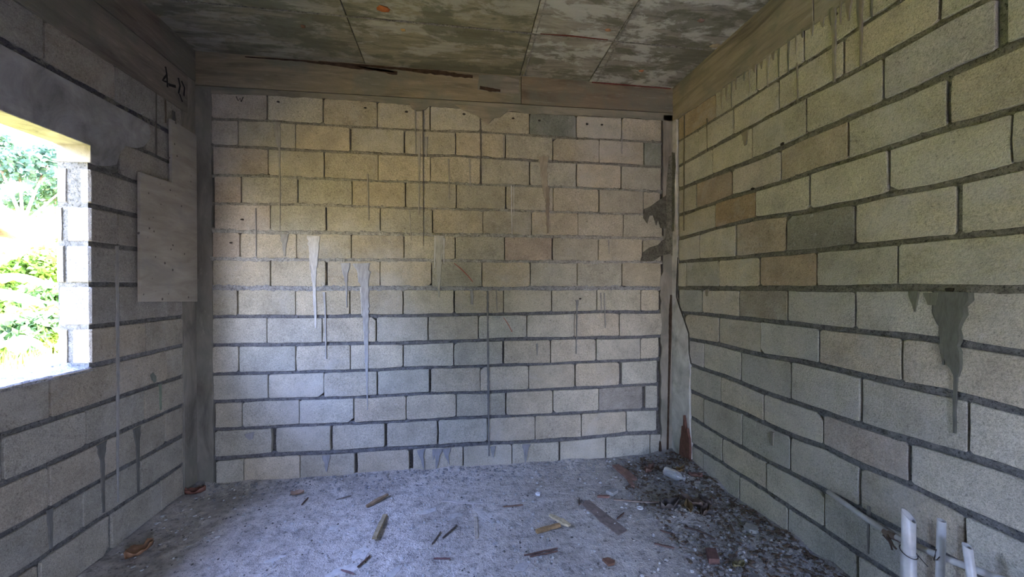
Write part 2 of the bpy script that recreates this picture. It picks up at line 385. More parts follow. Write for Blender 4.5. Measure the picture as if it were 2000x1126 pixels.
DR = {1:[[3.1,2.703],[2.515,2.695],[2.127,2.696],[1.784,2.694],[1.636,2.702]],2:[[3.1,2.495],[2.514,2.505],[2.127,2.506],[1.783,2.505],[1.337,2.509]],3:[[3.099,2.297],[2.74,2.289],[2.109,2.283],[1.941,2.29],[1.544,2.295],[1.146,2.3]],4:[[3.098,2.079],[2.535,2.089],[2.108,2.086],[1.71,2.087],[1.306,2.092],[1.128,2.081]],5:[[3.098,1.878],[2.705,1.898],[2.304,1.903],[1.918,1.883],[1.676,1.876],[1.523,1.878],[1.272,1.876],[1.127,1.884]],6:[[3.181,1.681],[2.897,1.678],[2.484,1.669],[1.877,1.666],[1.481,1.665],[1.173,1.666]],7:[[3.181,1.46],[2.156,1.462],[1.48,1.468],[1.093,1.466]],8:[[3.125,1.256],[2.456,1.265],[2.063,1.262],[1.668,1.265],[1.334,1.262],[1.092,1.248]],9:[[3.085,1.048],[2.665,1.053],[2.265,1.05],[1.853,1.06],[1.464,1.055],[1.28,1.06],[1.091,1.048]],10:[[3.02,0.843],[2.63,0.837],[2.239,0.824],[1.718,0.818],[1.435,0.828],[1.233,0.839],[1.09,0.837]],11:[[3.019,0.629],[2.639,0.633],[2.428,0.635],[2.035,0.63],[1.834,0.641],[1.643,0.63],[1.435,0.638],[1.248,0.626],[1.089,0.627]],12:[[3.011,0.419],[2.638,0.403],[2.22,0.402],[2.047,0.415],[1.822,0.42]],13:[[2.986,0.204],[2.637,0.214],[2.234,0.213],[2.058,0.213],[1.842,0.217],[1.662,0.208]]}
DRJ = {2:[2.913,2.519,2.13,1.732,1.337],3:[2.745,2.345,1.944,1.547,1.154],4:[2.942,2.531,2.114,1.708,1.307],5:[2.71,2.314,1.918,1.523,1.127],6:[2.897,2.49,2.074,1.673],7:[3.079,2.667,2.275,1.877,1.483],8:[2.859,2.457,2.063,1.668,1.276],9:[2.665,2.266,1.861,1.467],10:[2.841,2.438,2.036,1.64,1.241],11:[2.64,2.239,1.837,1.436],12:[2.842,2.43,2.041,1.645,1.247],13:[2.628,2.217,1.827],14:[2.852,2.451,2.056,1.655]}

DL = {0: 2.71, 1: 2.505, 2: 2.306, 3: 2.10, 4: 1.90, 5: 1.70, 6: 1.487, 7: 1.266, 8: 1.064, 9: .852, 10: .650, 11: .438, 12: .234, 13: .012}
DLJ = {1: [2.173, 2.571, 2.963], 2: [2.80], 3: [2.60, 3.0], 4: [2.79], 5: [2.584, 2.98], 6: [2.79], 7: [2.592, 2.986], 8: [2.788], 9: [2.19, 2.577, 2.971],
       10: [1.983, 2.378, 2.776], 11: [2.182, 2.567, 2.957], 12: [1.96, 2.353, 2.744], 13: [2.129, 2.521, 2.916]}

def polyfun(pts, off=0.0):
    xs = [p[0] for p in sorted(pts)]; ys = [p[1] for p in sorted(pts)]
    return lambda u: float(np.interp(u, xs, ys))+off

def bed(W, name, f, th, u0, u1, wdepth, parent, color, seed, over=.010, rough=.004, ragged=0.0, step=.011):
    """a bed joint: rough mortar strip between two courses"""
    n = max(2, int((u1-u0)/step)); us = np.linspace(u0, u1, n)
    c = np.array([f(u) for u in us])
    k = np.array([-1.0, -.6, -.2, .2, .6, 1.0])
    top = th+over*(1+ragged*(.6*vnoise(us*26, us*0, seed)+.6*vnoise(us*60, us*0, seed+40))); bot = th+over*(1+ragged*(.6*vnoise(us*26, us*0+9, seed+5)+.6*vnoise(us*60, us*0, seed+50)))
    V = np.where(k[None, :] < 0, c[:, None]+k[None, :]*bot[:, None], c[:, None]+k[None, :]*top[:, None])
    Wd = wdepth+rough*fbm(us[:, None]*45+k*0, V*90, seed, 3)+rough*.6*vnoise(us[:, None]*14+k*0, k[None, :]*2, seed+3)
    Wd[:, 0] -= .010; Wd[:, -1] -= .010
    P = W.p(us[:, None]+0*k, V, Wd)
    return grid_obj(name, P, M['mortar'], parent, flip=not W.flip if False else (not W.flip), color=color)

def rough_slab(W, name, u0, u1, v0, v1, w, thick, parent, color, seed=0, amp=.003, mat=None, step=.03):
    n = int((u1-u0)/step)+2; m = int((v1-v0)/step)+2
    us = np.linspace(u0, u1, n); vs = np.linspace(v0, v1, m)
    U, V = np.meshgrid(us, vs, indexing='ij')
    Wd = w+amp*fbm(U*20, V*20, seed)
    o = grid_obj(name, W.p(U, V, Wd), mat or M['mortar'], parent, flip=W.flip, color=color)
    # a plain box behind carries the thickness
    bm = bmesh.new(); bm.from_mesh(o.data)
    c = [W.p(a, b_, d) for d in (w-amp*2, w-thick) for a, b_ in ((u0, v0), (u1, v0), (u1, v1), (u0, v1))]
    vv = [bm.verts.new(x) for x in c]
    for f in ((0, 1, 2, 3), (4, 5, 6, 7), (0, 1, 5, 4), (1, 2, 6, 5), (2, 3, 7, 6), (3, 0, 4, 7)):
        bm.faces.new([vv[i] for i in f])
    bm.normal_update(); bm.to_mesh(o.data); bm.free()
    return o

def courses(W, parent, beds, joints, ths, uL, uR, gap, wide, tones, seed0, w1=0.0, rrs=None, top=None, w0=-.045):
    ks = sorted(beds)
    for k in ks[1:]:
        if k not in joints: continue
        fb = beds[k]; ft = beds[k-1]
        thb = ths(k); tht = ths(k-1)
        js = [uL(k)]+[j for j in joints[k] if uL(k)+.03 < j < uR(k)-.03]+[uR(k)]
        for i in range(len(js)-1):
            r = random.Random(seed0+k*100+i)
            g0 = wide.get((k, round(js[i], 1)), gap(r))/2; g1 = wide.get((k, round(js[i+1], 1)), gap(random.Random(seed0+k*100+i+1)))/2
            t = tones(k, i, (js[i]+js[i+1])/2, r)
            block(W, js[i]+g0, js[i+1]-g1, lambda u: fb(u)+thb*(1+.15*math.sin(u*9+k)), lambda u: ft(u)-tht*(1+.15*math.sin(u*7+k)), parent, w1, w0, seed0+k*100+i, t, (rrs(k) if rrs else 1))

def tone(r, base=(.40, .37, .305), spread=.12):
    f = 1+(r.random()-.5)*2*spread; h = (r.random()-.5)*.09
    return (base[0]*f*(1+h), base[1]*f, base[2]*f*(1-h))

MORT = (.255, .255, .245)
# ================================================================== back wall
wall_back = rough_slab(WB, 'wall_back', XL-.15, XR+.15, -.05, H+.1, -.034, .12, None, (.11, .105, .10), 3)
tag(wall_back, 'wall of pale hollow concrete blocks at the far end of the room', 'wall', kind='structure')
fB = {k: polyfun(p) for k, p in DB.items()}
fB[14] = polyfun([(-1.8, -.012), (1.9, -.012)])
TB = {0: .004, 1: .009, 2: .010, 3: .008, 4: .008, 5: .012, 6: .010, 7: .015, 8: .013, 9: .014, 10: .012, 11: .012, 12: .012, 13: .017, 14: 0}
LB = {1: -1.752, 2: -1.752, 3: -1.742, 4: -1.738, 5: -1.738, 6: -1.75, 7: -1.75, 8: -1.752, 9: -1.752, 10: -1.754, 11: -1.752, 12: -1.738, 13: -1.742, 14: -1.735}
RB = {1: 1.80, 2: 1.80, 3: 1.80, 4: 1.79, 5: 1.81, 6: 1.80, 7: 1.80, 8: 1.78, 9: 1.81, 10: 1.78, 11: 1.765, 12: 1.77, 13: 1.76, 14: 1.80}
wideB = {(13, -1.3): .034, (13, -.9): .018, (13, -.5): .02, (14, -.7): .026, (14, -.3): .034, (12, 1.6): .034, (11, -.2): .018, (11, 1.4): .026, (5, -1.0): .014, (7, -1.0): .016,
         (13, -.1): .012, (14, .9): .018, (14, 1.3): .012, (8, -1.6): .013, (8, -.8): .012, (2, -.4): .012, (1, -1.4): .012, (2, -.8): .011, (1, 1.0): .004, (10, .4): .016}
def tonesB(k, i, u, r):
    b = (.415, .375, .285)
    if k >= 9: b = (.43, .40, .33)
    if k == 1 and .64 < u < 1.03: return (.19, .20, .17)
    if k == 2 and u > 1.64: return (.24, .25, .20)
    if k == 12 and 1.2 < u < 1.6: return (.30, .28, .25)
    if k == 6 and .45 < u < .82: return (.42, .345, .27)
    if u < -1.5 and k < 7: return tone(r, (.41, .355, .285), .06)
    return tone(r, b, .10)
courses(WB, wall_back, fB, DBJ, lambda k: TB[k], lambda k: LB[k], lambda k: RB[k], lambda r: .0055+.004*r.random(), wideB, tonesB, 1000)
# sliver blocks at the right end of the lowest courses are buried in the column's cement
for k in range(1, 14):
    smeared = k in (3, 4, 5, 6, 7)
    wd = {1: -.004, 2: -.004, 3: .0, 4: -.001, 5: .001, 6: .001, 7: .001}.get(k, -.011)
    col = {1: (.24, .23, .19), 2: (.22, .21, .18), 3: (.27, .27, .23), 4: (.29, .28, .24), 5: (.33, .32, .28), 6: (.34, .33, .30), 7: (.30, .30, .295)}.get(k, (.16, .16, .165))
    bed(WB, 'mortar_bed', fB[k], TB[k], -1.758, RB[k]+.01, wd, wall_back, col, 40+k, over=.008 if smeared else .009, ragged=1.3 if smeared else .4, rough=.007 if smeared else .009)

# concrete ring beam above the back wall: boards' imprint, in sections with open lines between
def rough_edge(f, u0, u1, seed, amp=.008, step=.03):
    n = int(abs(u1-u0)/step)+1; us = np.linspace(u0, u1, n)
    return [(float(u), f(float(u))+amp*float(fbm(np.array(u*12.0), np.array(seed*1.0), seed, 3))) for u in us]
f0 = fB[0]
low = rough_edge(lambda u: f0(u)-.004, XL, XR, 5, .012)
slab('ring_beam', WB, low+[(XR, 2.976), (XL, 2.948)], -.03, .003, M['beam_x'], wall_back, .002, (.215, .195, .15))
slab('ring_beam', WB, [(XL, 2.952), (.564, 2.972), (.564, H+.002), (XL, H+.002)], -.03, .006, M['beam_x'], wall_back, .003, (.225, .19, .13))
slab('ring_beam', WB, [(.569, 2.973), (XR, 2.980), (XR, H+.002), (.569, H+.002)], -.03, .005, M['beam_x'], wall_back, .003, (.175, .14, .098))
tag(slab('cement_patch', WB, [(.21, 3.06), (.40, 3.045), (.545, 3.05), (.548, 3.165), (.40, 3.19), (.22, 3.18)], 0, .009, M['beam_x'], wall_back, .002, (.22, .20, .165)), 'greyish cement patch on the beam')
for pts, wd in (([(-1.514, 3.180), (-1.1, 3.183), (-.8, 3.168), (-.443, 3.150)], [.006, .012, .022, .014]), ([(-1.0, 3.186), (-.5, 3.181), (-.1, 3.172), (.17, 3.158)], [.008, .016, .034, .026]), ([(-.72, 3.172), (-.42, 3.142)], [.01, .03])):
    tag(ribbon('wood_remnant', WB, pts, wd, .007, M['dark_wood'], wall_back, None, .006, .35, 3, .03), 'dark splintered board remnant under the ceiling')
ribbon('wood_remnant', WB, [(.227, 3.077), (.31, 3.067), (.394, 3.063)], [.03, .034, .02], .009, M['dark_wood'], wall_back, None, .003, .2)
tag(ribbon('wood_remnant', WB, [(1.17, 3.19), (1.88, 3.187)], [.012, .008], .006, M['wood'], wall_back, (.12, .03, .025), .004, .3), 'dark red strip along the ceiling')
# spill of cement hanging below the beam
slab('cement_spill', WB, [(.02, 2.93), (.09, 2.893), (.177, 2.862), (.205, 2.855), (.262, 2.806), (.295, 2.782), (.303, 2.80), (.345, 2.842), (.39, 2.85), (.45, 2.90), (.47, 2.93)], -.01, .005, M['beam_x'], wall_back, .0015, (.24, .205, .155))
slab('cement_spill', WB, [(-.33, 2.925), (-.31, 2.88), (-.292, 2.87), (-.27, 2.86), (-.24, 2.862), (-.205, 2.875), (-.18, 2.90), (-.16, 2.925)], -.01, .004, M['beam_x'], wall_back, .0015, (.25, .215, .165))

# corner columns (flush concrete)
def vedge(u, v0, v1, seed, amp=.008, step=.05):
    n = int(abs(v1-v0)/step)+1
    return [(u+amp*float(fbm(np.array(v*9.0), np.array(seed*1.0), seed, 3)), float(v)) for v in np.linspace(v0, v1, n)]
slab('corner_column', WB, [(XL, -.02)]+vedge(-1.748, -.02, 2.94, 2, .009)+[(XL, 2.94)], -.03, .004, M['column'], wall_back, .002, (.185, .175, .15))
slab('corner_column', WB, [(XR, 2.96)]+vedge(1.815, 2.96, 1.6, 7, .014)+vedge(1.80, 1.55, -.02, 8, .022)+[(XR, -.02)], -.03, .003, M['column'], wall_back, .002, (.25, .225, .185))
for qi, (q, c) in enumerate((([(1.897, 2.30), (1.768, 2.214), (1.70, 2.165), (1.641, 2.139), (1.632, 2.064), (1.67, 2.02), (1.69, 2.085), (1.721, 2.089), (1.75, 2.0), (1.77, 2.05), (1.792, 1.979), (1.897, 1.97)], (.125, .12, .095)),
             ([(1.898, 1.95), (1.769, 1.833), (1.69, 1.81), (1.632, 1.769), (1.604, 1.689), (1.722, 1.69), (1.80, 1.74), (1.898, 1.76)], (.13, .125, .10)),
             ([(1.90, 2.62), (1.868, 2.60), (1.850, 2.42), (1.84, 2.25), (1.845, 2.0), (1.83, 1.80), (1.90, 1.74)], (.19, .18, .14)))):
    tag(slab('mortar_smear', WB, q, -.005, .0055+.002*qi, M['mortar'], wall_back, .001, c), 'dark mortar smeared out of the corner')
tag(ribbon('wood_strip', WB, [(1.858, .0), (1.868, .5), (1.876, .843), (1.884, 1.25), (1.888, 1.40)], [.018, .016, .020, .030, .012], .004, M['dark_wood'], wall_back, None, .006, .12), 'dark timber strip left in the corner')
ribbon('wood_strip', WB, [(1.785, -.01), (1.79, .06), (1.788, .13)], [.024, .022, .008], .004, M['dark_wood'], wall_back, None, .012, .2)

# grout runs and streaks on the back wall: points, widths (m), tone
GR = (.25, .245, .225); DK = (.11, .10, .085); LT = (.50, .49, .47); MD = (.30, .285, .25)
runs = [([(.231, 2.90), (.239, 2.3)], [.012, .010], DK), ([(.288, 1.441), (.293, .8), (.299, .092)], [.017, .019, .012], (.17, .165, .16)),
 ([(-1.30, 2.71), (-1.295, 2.60), (-1.282, 2.50), (-1.282, 1.897)], [.055, .045, .014, .005], MD), ([(-1.045, 1.861), (-1.045, 1.70), (-1.04, 1.5), (-1.029, 1.158)], [.10, .055, .030, .014], LT),
 ([(-1.065, 1.85), (-1.068, 1.60)], [.03, .006], LT), ([(-1.01, 1.86), (-1.02, 1.62)], [.03, .006], LT),
 ([(-.969, 1.432), (-.96, 1.30), (-.955, .92)], [.022, .012, .008], (.36, .35, .34)), ([(-.814, 1.655), (-.812, 1.60), (-.806, 1.50), (-.804, 1.313)], [.085, .055, .018, .005], (.33, .325, .32)),
 ([(-.684, 1.655), (-.68, 1.58), (-.667, 1.48), (-.66, 1.2), (-.651, .512)], [.13, .10, .075, .045, .006], (.35, .345, .345)), ([(-.70, 1.47), (-.69, 1.25)], [.014, .008], LT),
 ([(-1.253, 1.872), (-1.252, 1.80), (-1.25, 1.704)], [.07, .035, .012], (.30, .285, .25)), ([(-.645, 2.348), (-.639, 1.99)], [.013, .008], MD),
 ([(-.283, 2.867), (-.279, 2.524)], [.012, .008], GR), ([(-.223, 2.871), (-.221, 1.796)], [.010, .006], DK), ([(-.251, 2.687), (-.257, 2.039)], [.022, .010], MD), ([(-.20, 2.66), (-.197, 2.5)], [.03, .008], GR),
 ([(-.097, 1.88), (-.10, 1.6), (-.102, 1.389)], [.10, .04, .008], (.40, .385, .34)), ([(-.13, 1.86), (-.135, 1.62)], [.02, .008], LT), ([(-.06, 1.86), (-.062, 1.66)], [.02, .006], LT),
 ([(-.023, 2.495), (-.02, 2.168)], [.014, .008], MD), ([(.144, 2.503), (.148, 2.276)], [.014, .008], MD), ([(.485, 2.30), (.49, 1.9)], [.012, .006], LT), ([(.505, 2.30), (.505, 2.05)], [.006, .004], LT),
 ([(.75, 2.55), (.76, 2.35), (.775, 2.2)], [.09, .06, .03], (.32, .28, .215)), ([(.79, 2.30), (.788, 2.12), (.791, 1.916)], [.04, .03, .014], (.24, .20, .15)),
 ([(1.043, 1.36), (1.042, 1.30), (1.034, .909)], [.03, .014, .009], (.20, .20, .19)), ([(-.245, .178), (-.237, .12), (-.221, .022)], [.07, .035, .008], (.24, .24, .25)),
 ([(-.112, .175), (-.115, .10), (-.125, .016)], [.08, .035, .008], (.24, .24, .25)), ([(-.145, .175), (-.147, .09)], [.03, .006], (.24, .24, .25)), ([(-.045, .175), (-.039, .11), (-.023, .05)], [.08, .03, .006], (.24, .24, .25)),
 ([(.609, .17), (.605, .10), (.60, .009)], [.08, .035, .008], (.24, .24, .25)), ([(-.955, .178), (-.954, .12), (-.955, .052)], [.08, .04, .012], (.26, .26, .27)), ([(-1.50, .38), (-1.49, .33)], [.09, .03], (.27, .27, .28)),
 ([(1.281, 1.42), (1.291, 1.121)], [.012, .008], GR), ([(1.25, 1.42), (1.255, 1.27)], [.012, .006], GR), ([(.36, 1.45), (.367, 1.27)], [.008, .006], GR), ([(1.44, 2.8), (1.436, 2.605)], [.007, .007], GR),
 ([(-.328, 2.078), (-.322, 1.95), (-.316, 1.835)], [.01, .008, .006], MD), ([(.33, .17), (.333, .08)], [.05, .008], (.26, .26, .27)), ([(.16, 1.44), (.163, 1.33)], [.03, .02], (.30, .29, .28)),
 ([(-1.45, 2.06), (-1.448, 1.7)], [.006, .005], GR), ([(.42, 2.70), (.422, 2.52)], [.006, .006], GR), ([(1.32, 1.87), (1.325, 1.75)], [.012, .006], GR), ([(.70, 1.0), (.70, .9)], [.02, .006], GR)]
for i, (p, w, c) in enumerate(runs):
    ribbon('grout_run', WB, p, w, .002+.0004*(i % 7), M['run'], wall_back, c, .0022, .22, i)
for i, (pp, c) in enumerate((([(.02, 1.66), (.07, 1.62), (.13, 1.56), (.17, 1.51)], (.33, .12, .09)), ([(.42, 1.05+.17), (.46, 1.16), (.49, 1.10)], (.36, .17, .13)))):
    tag(ribbon('chalk_mark', WB, pp, [.006, .010, .009, .006][:len(pp)], .003, M['mark'], wall_back, c, .0008, .2, i), 'faint red rubbed line')
for s in ([(-1.580, 2.885), (-1.566, 2.853), (-1.553, 2.874), (-1.546, 2.848)], [(-1.546, 2.848), (-1.532, 2.885)]):
    tag(ribbon('pen_mark', WB, s, [.006]*len(s), .003, M['mark'], wall_back, (.05, .045, .04), .0008, .1), 'small dark W shape drawn on a block')
for u, v in ((-1.29, 2.865), (-.66, 2.86), (-.35, 2.85), (.50, 2.85), (.72, 2.845), (1.13, 2.84), (1.26, 2.842), (.10, 2.86), (-1.62, 1.80), (1.07, 1.37), (-1.545, 1.975)):
    r = random.Random(int(u*100))
    slab('nail_hole', WB, [(u+.010*math.cos(a)*(1+.4*r.random()), v+.006*math.sin(a)*(1+.4*r.random())) for a in np.linspace(0, 2*math.pi, 8)[:-1]], -.004, .0022, M['mark'], wall_back, 0, (.035, .03, .025))

# ================================================================== right wall
wall_right = rough_slab(WR, 'wall_right', YR-.15, YB+.02, -.05, H+.1, -.016, .14, None, (.20, .195, .17), 8)
tag(wall_right, 'long block wall on the right with deep horizontal mortar joints', 'wall', kind='structure')
fR = {k: polyfun(p) for k, p in DR.items()}
fR[0] = polyfun([(YR, 2.885), (1.9, 2.874), (2.7, 2.884), (3.2, 2.905)]); fR[14] = polyfun([(YR, -.01), (3.3, -.01)])
DRJ[1] = [2.708, 2.307, 1.96, 1.605]
for k in DRJ:
    DRJ[k] = sorted(DRJ[k])
    while DRJ[k][0] > YR+.45: DRJ[k].insert(0, DRJ[k][0]-.4)
TR = {0: .004, 1: .010, 2: .013, 3: .016, 4: .013, 5: .013, 6: .013, 7: .016, 8: .014, 9: .015, 10: .015, 11: .015, 12: .014, 13: .014, 14: 0}
RR = {1: 3.20, 2: 3.20, 3: 3.195, 4: 3.19, 5: 3.19, 6: 3.19, 7: 3.20, 8: 3.18, 9: 3.09, 10: 3.032, 11: 3.018, 12: 3.015, 13: 3.01, 14: 3.0}
def tonesR(k, i, u, r):
    s = {(5, 2.5): (.33, .245, .15), (6, 1.88): (.255, .24, .185), (4, 2.32): (.47, .42, .33), (4, 1.9): (.40, .34, .24), (3, 1.35): (.40, .375, .33), (7, 2.07): (.40, .315, .215), (7, 1.1): (.43, .40, .28),
         (7, 1.68): (.43, .40, .30), (11, 1.64): (.40, .34, .28), (8, 2.07): (.32, .285, .225), (6, 2.28): (.39, .32, .23), (1, 2.9): (.36, .29, .19), (4, 2.7): (.35, .285, .21), (10, 2.9): (.50, .46, .41)}
    for (kk, uu), c in s.items():
        if kk == k and abs(uu-u) < .2: return c
    return tone(r, (.455, .415, .305) if k < 8 else (.44, .41, .335), .11)
wideR = {(4, 2.5): .016, (6, 2.5): .016, (4, 1.7): .012, (3, 1.2): .03, (4, 1.3): .018, (5, 1.9): .012, (5, .7): .02, (6, 1.3): .02, (10, 1.6): .012, (11, 1.4): .016, (6, .9): .02, (12, 1.6): .012}
courses(WR, wall_right, fR, DRJ, lambda k: TR[k], lambda k: YR-.05, lambda k: RR[k], lambda r: .006+.005*r.random(), wideR, tonesR, 3000, w0=-.03)
for k in range(1, 14):
    bed(WR, 'mortar_bed', fR[k], TR[k], YR-.1, RR[k]+.005, -.008 if k != 7 else -.005, wall_right, (.185, .175, .14) if k < 8 else (.165, .165, .16), 80+k, over=.010, ragged=.5, rough=.009)
slab('ring_beam', WR, rough_edge(lambda u: fR[0](u)-.006, 1.9, YB, 31, .012)+[(YB, H+.002), (1.9, H+.002)], -.02, .006, M['beam_y'], wall_right, .002, (.235, .205, .16))
slab('ring_beam', WR, rough_edge(lambda u: fR[0](u)-.006, YR, 1.895, 32, .014)+[(1.895, H+.002), (YR, H+.002)], -.02, .004, M['beam_y'], wall_right, .002, (.225, .205, .165))
# corner column on the right wall, its plaster edge cracked away from the blocks
slab('corner_column', WR, [(YB, -.03), (YB, 2.91)]+[(3.215, 2.90), (3.208, 2.7), (3.222, 2.4), (3.205, 2.2), (3.214, 2.0), (3.2, 1.85), (3.205, 1.73), (3.225, 1.50), (3.22, 1.381), (3.17, 1.29), (3.116, 1.213), (3.07, 1.14), (3.042, 1.094), (3.037, 1.0), (3.034, .928), (3.015, .86), (3.006, .80), (3.019, .64), (3.014, .45), (3.011, .352), (2.995, .2), (2.985, -.03)], -.02, .009, M['plaster'], wall_right, .002, (.52, .50, .465))
ribbon('crack', WR, [(3.197, 1.72), (3.218, 1.381), (3.108, 1.211), (3.034, 1.092), (3.026, .928), (3.0, .85)], [.006, .012, .012, .014, .008, .006], .006, M['mark'], wall_right, (.06, .055, .045), .001, .4)
for q in ([(YB, 1.95), (3.25, 1.95), (3.235, 2.1), (3.24, 2.35), (3.22, 2.5), (3.235, 2.62), (YB, 2.64)],):
    slab('mortar_smear', WR, q[::-1], -.005, .014, M['mortar'], wall_right, .001, (.15, .15, .115))
# pipe-hole stain and drips
runsR = [([(1.298, 1.455), (1.30, 1.40), (1.30, 1.34), (1.303, 1.264), (1.295, 1.22), (1.279, 1.159), (1.276, 1.13)], [.14, .125, .085, .078, .07, .045, .016], (.125, .125, .10)),
 ([(1.277, 1.16), (1.28, 1.0), (1.28, .913)], [.013, .010, .008], (.12, .12, .10)), ([(1.322, 1.25), (1.316, 1.168)], [.018, .004], (.13, .13, .10)), ([(1.42, 1.455), (1.418, 1.40), (1.415, 1.37)], [.05, .02, .006], (.15, .15, .11)),
 ([(1.36, 1.45), (1.358, 1.40)], [.06, .03], (.16, .16, .12)), ([(1.785, 2.87), (1.781, 2.7), (1.78, 2.50)], [.03, .022, .012], (.25, .225, .17)), ([(1.646, 2.86), (1.644, 2.7), (1.648, 2.51)], [.02, .014, .006], (.22, .19, .14)),
 ([(2.003, 2.72), (1.999, 2.512)], [.010, .005], (.24, .21, .15)), ([(3.107, 2.888), (3.11, 2.4), (3.111, 1.936)], [.012, .014, .008], (.13, .115, .08)), ([(2.808, 2.74), (2.801, 2.492)], [.008, .005], (.15, .13, .09)),
 ([(2.405, 2.49), (2.40, 2.40)], [.07, .02], (.25, .22, .17)), ([(1.60, .46), (1.60, .36), (1.6, .24)], [.014, .012, .008], (.22, .21, .19)), ([(2.17, .60), (2.165, .52)], [.03, .006], (.24, .22, .18)), ([(2.80, 1.45), (2.80, 1.40)], [.05, .02], (.22, .2, .15))]
r = random.Random(5)
for i in range(26):
    u = 2.62-i*.052+r.random()*.03; L = .04+.16*r.random()**1.5; w = .012+.03*r.random()
    runsR.append(([(u, 2.885), (u+.002, 2.88-L*.5), (u, 2.88-L)], [w, w*.55, .004], r.choice([(.23, .20, .15), (.17, .165, .13), (.27, .245, .19)])))
for i, (p, w, c) in enumerate(runsR):
    ribbon('grout_run', WR, p, w, .002+.0004*(i % 7), M['run'], wall_right, c, .0025, .25, 60+i)
for u, v in ((2.34, 2.10), (2.105, 2.305), (1.30, 1.462), (1.78, 2.835), (2.52, 2.80)):
    rr_ = random.Random(int(u*77))
    slab('mortar_hole', WR, [(u+.013*math.cos(a)*(1+.5*rr_.random()), v+.007*math.sin(a)*(1+.5*rr_.random())) for a in np.linspace(0, 2*math.pi, 9)[:-1]], -.004, .0012, M['mark'], wall_right, 0, (.035, .03, .022))

# ================================================================== left wall with the window opening
def box(bm, x0, x1, y0, y1, z0, z1):
    v = [bm.verts.new(p) for p in ((x0, y0, z0), (x1, y0, z0), (x1, y1, z0), (x0, y1, z0), (x0, y0, z1), (x1, y0, z1), (x1, y1, z1), (x0, y1, z1))]
    for f in ((0, 3, 2, 1), (4, 5, 6, 7), (0, 1, 5, 4), (1, 2, 6, 5), (2, 3, 7, 6), (3, 0, 4, 7)): bm.faces.new([v[i] for i in f])
def bm_obj(name, bm, mat, parent=None, color=None):
    me = bpy.data.meshes.new(name); bm.normal_update(); bm.to_mesh(me); bm.free(); me.materials.append(mat)
    o = bpy.data.objects.new(name, me); COL.objects.link(o)
    if parent: o.parent = parent
    if color: o.color = (*color, 1)
    return o
bm = bmesh.new()
xf, xb = XL-.014, XL-.15
box(bm, xb, xf, YR-.15, YB+.02, -.6, WIN_Z0-.012)
box(bm, xb, xf, WIN_Y1+.007, YB+.02, WIN_Z0-.012, WIN_Z1)
box(bm, xb, xf, YR-.15, WIN_Y0, WIN_Z0-.012, WIN_Z1)
box(bm, xb+.004, xf, YR-.15, YB+.02, WIN_Z1+.03, H+.1)
box(bm, xb, xf, WIN_Y1+.05, YB+.02, WIN_Z1-.01, WIN_Z1+.04)
wall_left = bm_obj('wall_left', bm, M['mortar'], None, (.20, .20, .185))
tag(wall_left, 'block wall on the left pierced by an unglazed window opening', 'wall', kind='structure')
fL = {k: polyfun([(YR, z+.003), (.5, z-.002), (2.0, z), (3.2, z)]) for k, z in DL.items()}
TL = {0: .003, 1: .016}
thL = lambda k: TL.get(k, .013)
DLJ2 = {k: list(v) for k, v in DLJ.items()}
for k in DLJ2:
    while DLJ2[k][0] > YR+.45: DLJ2[k].insert(0, DLJ2[k][0]-.4)
def tonesL(k, i, u, r):
    return tone(r, (.355, .33, .275) if k > 7 else (.31, .29, .26), .09)
lo = lambda k: YR-.05 if (k == 1 or k >= 9) else (WIN_Y1 if k > 3 else {2: 2.80, 3: 2.60}[k])
# blocks away from the opening
DLa = {k: v for k, v in DLJ2.items() if k in (1, 9, 10, 11, 12, 13)}
wideL = {(13, 2.1): .02, (13, 2.5): .026, (9, 2.2): .012, (10, 2.0): .018}
courses(WL, wall_left, fL, DLa, thL, lambda k: YR-.05, lambda k: {10: 3.14, 12: 3.13}.get(k, 3.135), lambda r: .007+.006*r.random(), wideL, tonesL, 5000, w0=-.03)
DLc = {k: [WIN_Y0-.4*i-(.2 if k % 2 else 0) for i in (6, 5, 4, 3, 2, 1)]+([WIN_Y0-.2] if k % 2 else []) for k in (4, 5, 6, 7, 8)}
courses(WL, wall_left, fL, DLc, thL, lambda k: YR-.05, lambda k: WIN_Y0, lambda r: .009, {}, tonesL, 5300, w0=-.03)
for k in (4, 5, 6, 7):
    bed(WL, 'mortar_bed', fL[k], thL(k), YR-.1, WIN_Y0, -.010, wall_left, (.155, .155, .15), 140+k, over=.010, ragged=.5, rough=.009)
DLb = {k: DLJ[k] for k in (2, 3)}
courses(WL, wall_left, fL, DLb, thL, lambda k: {2: 2.80, 3: 2.60}[k], lambda k: 3.135, lambda r: .008, {}, tonesL, 5600, w0=-.03)
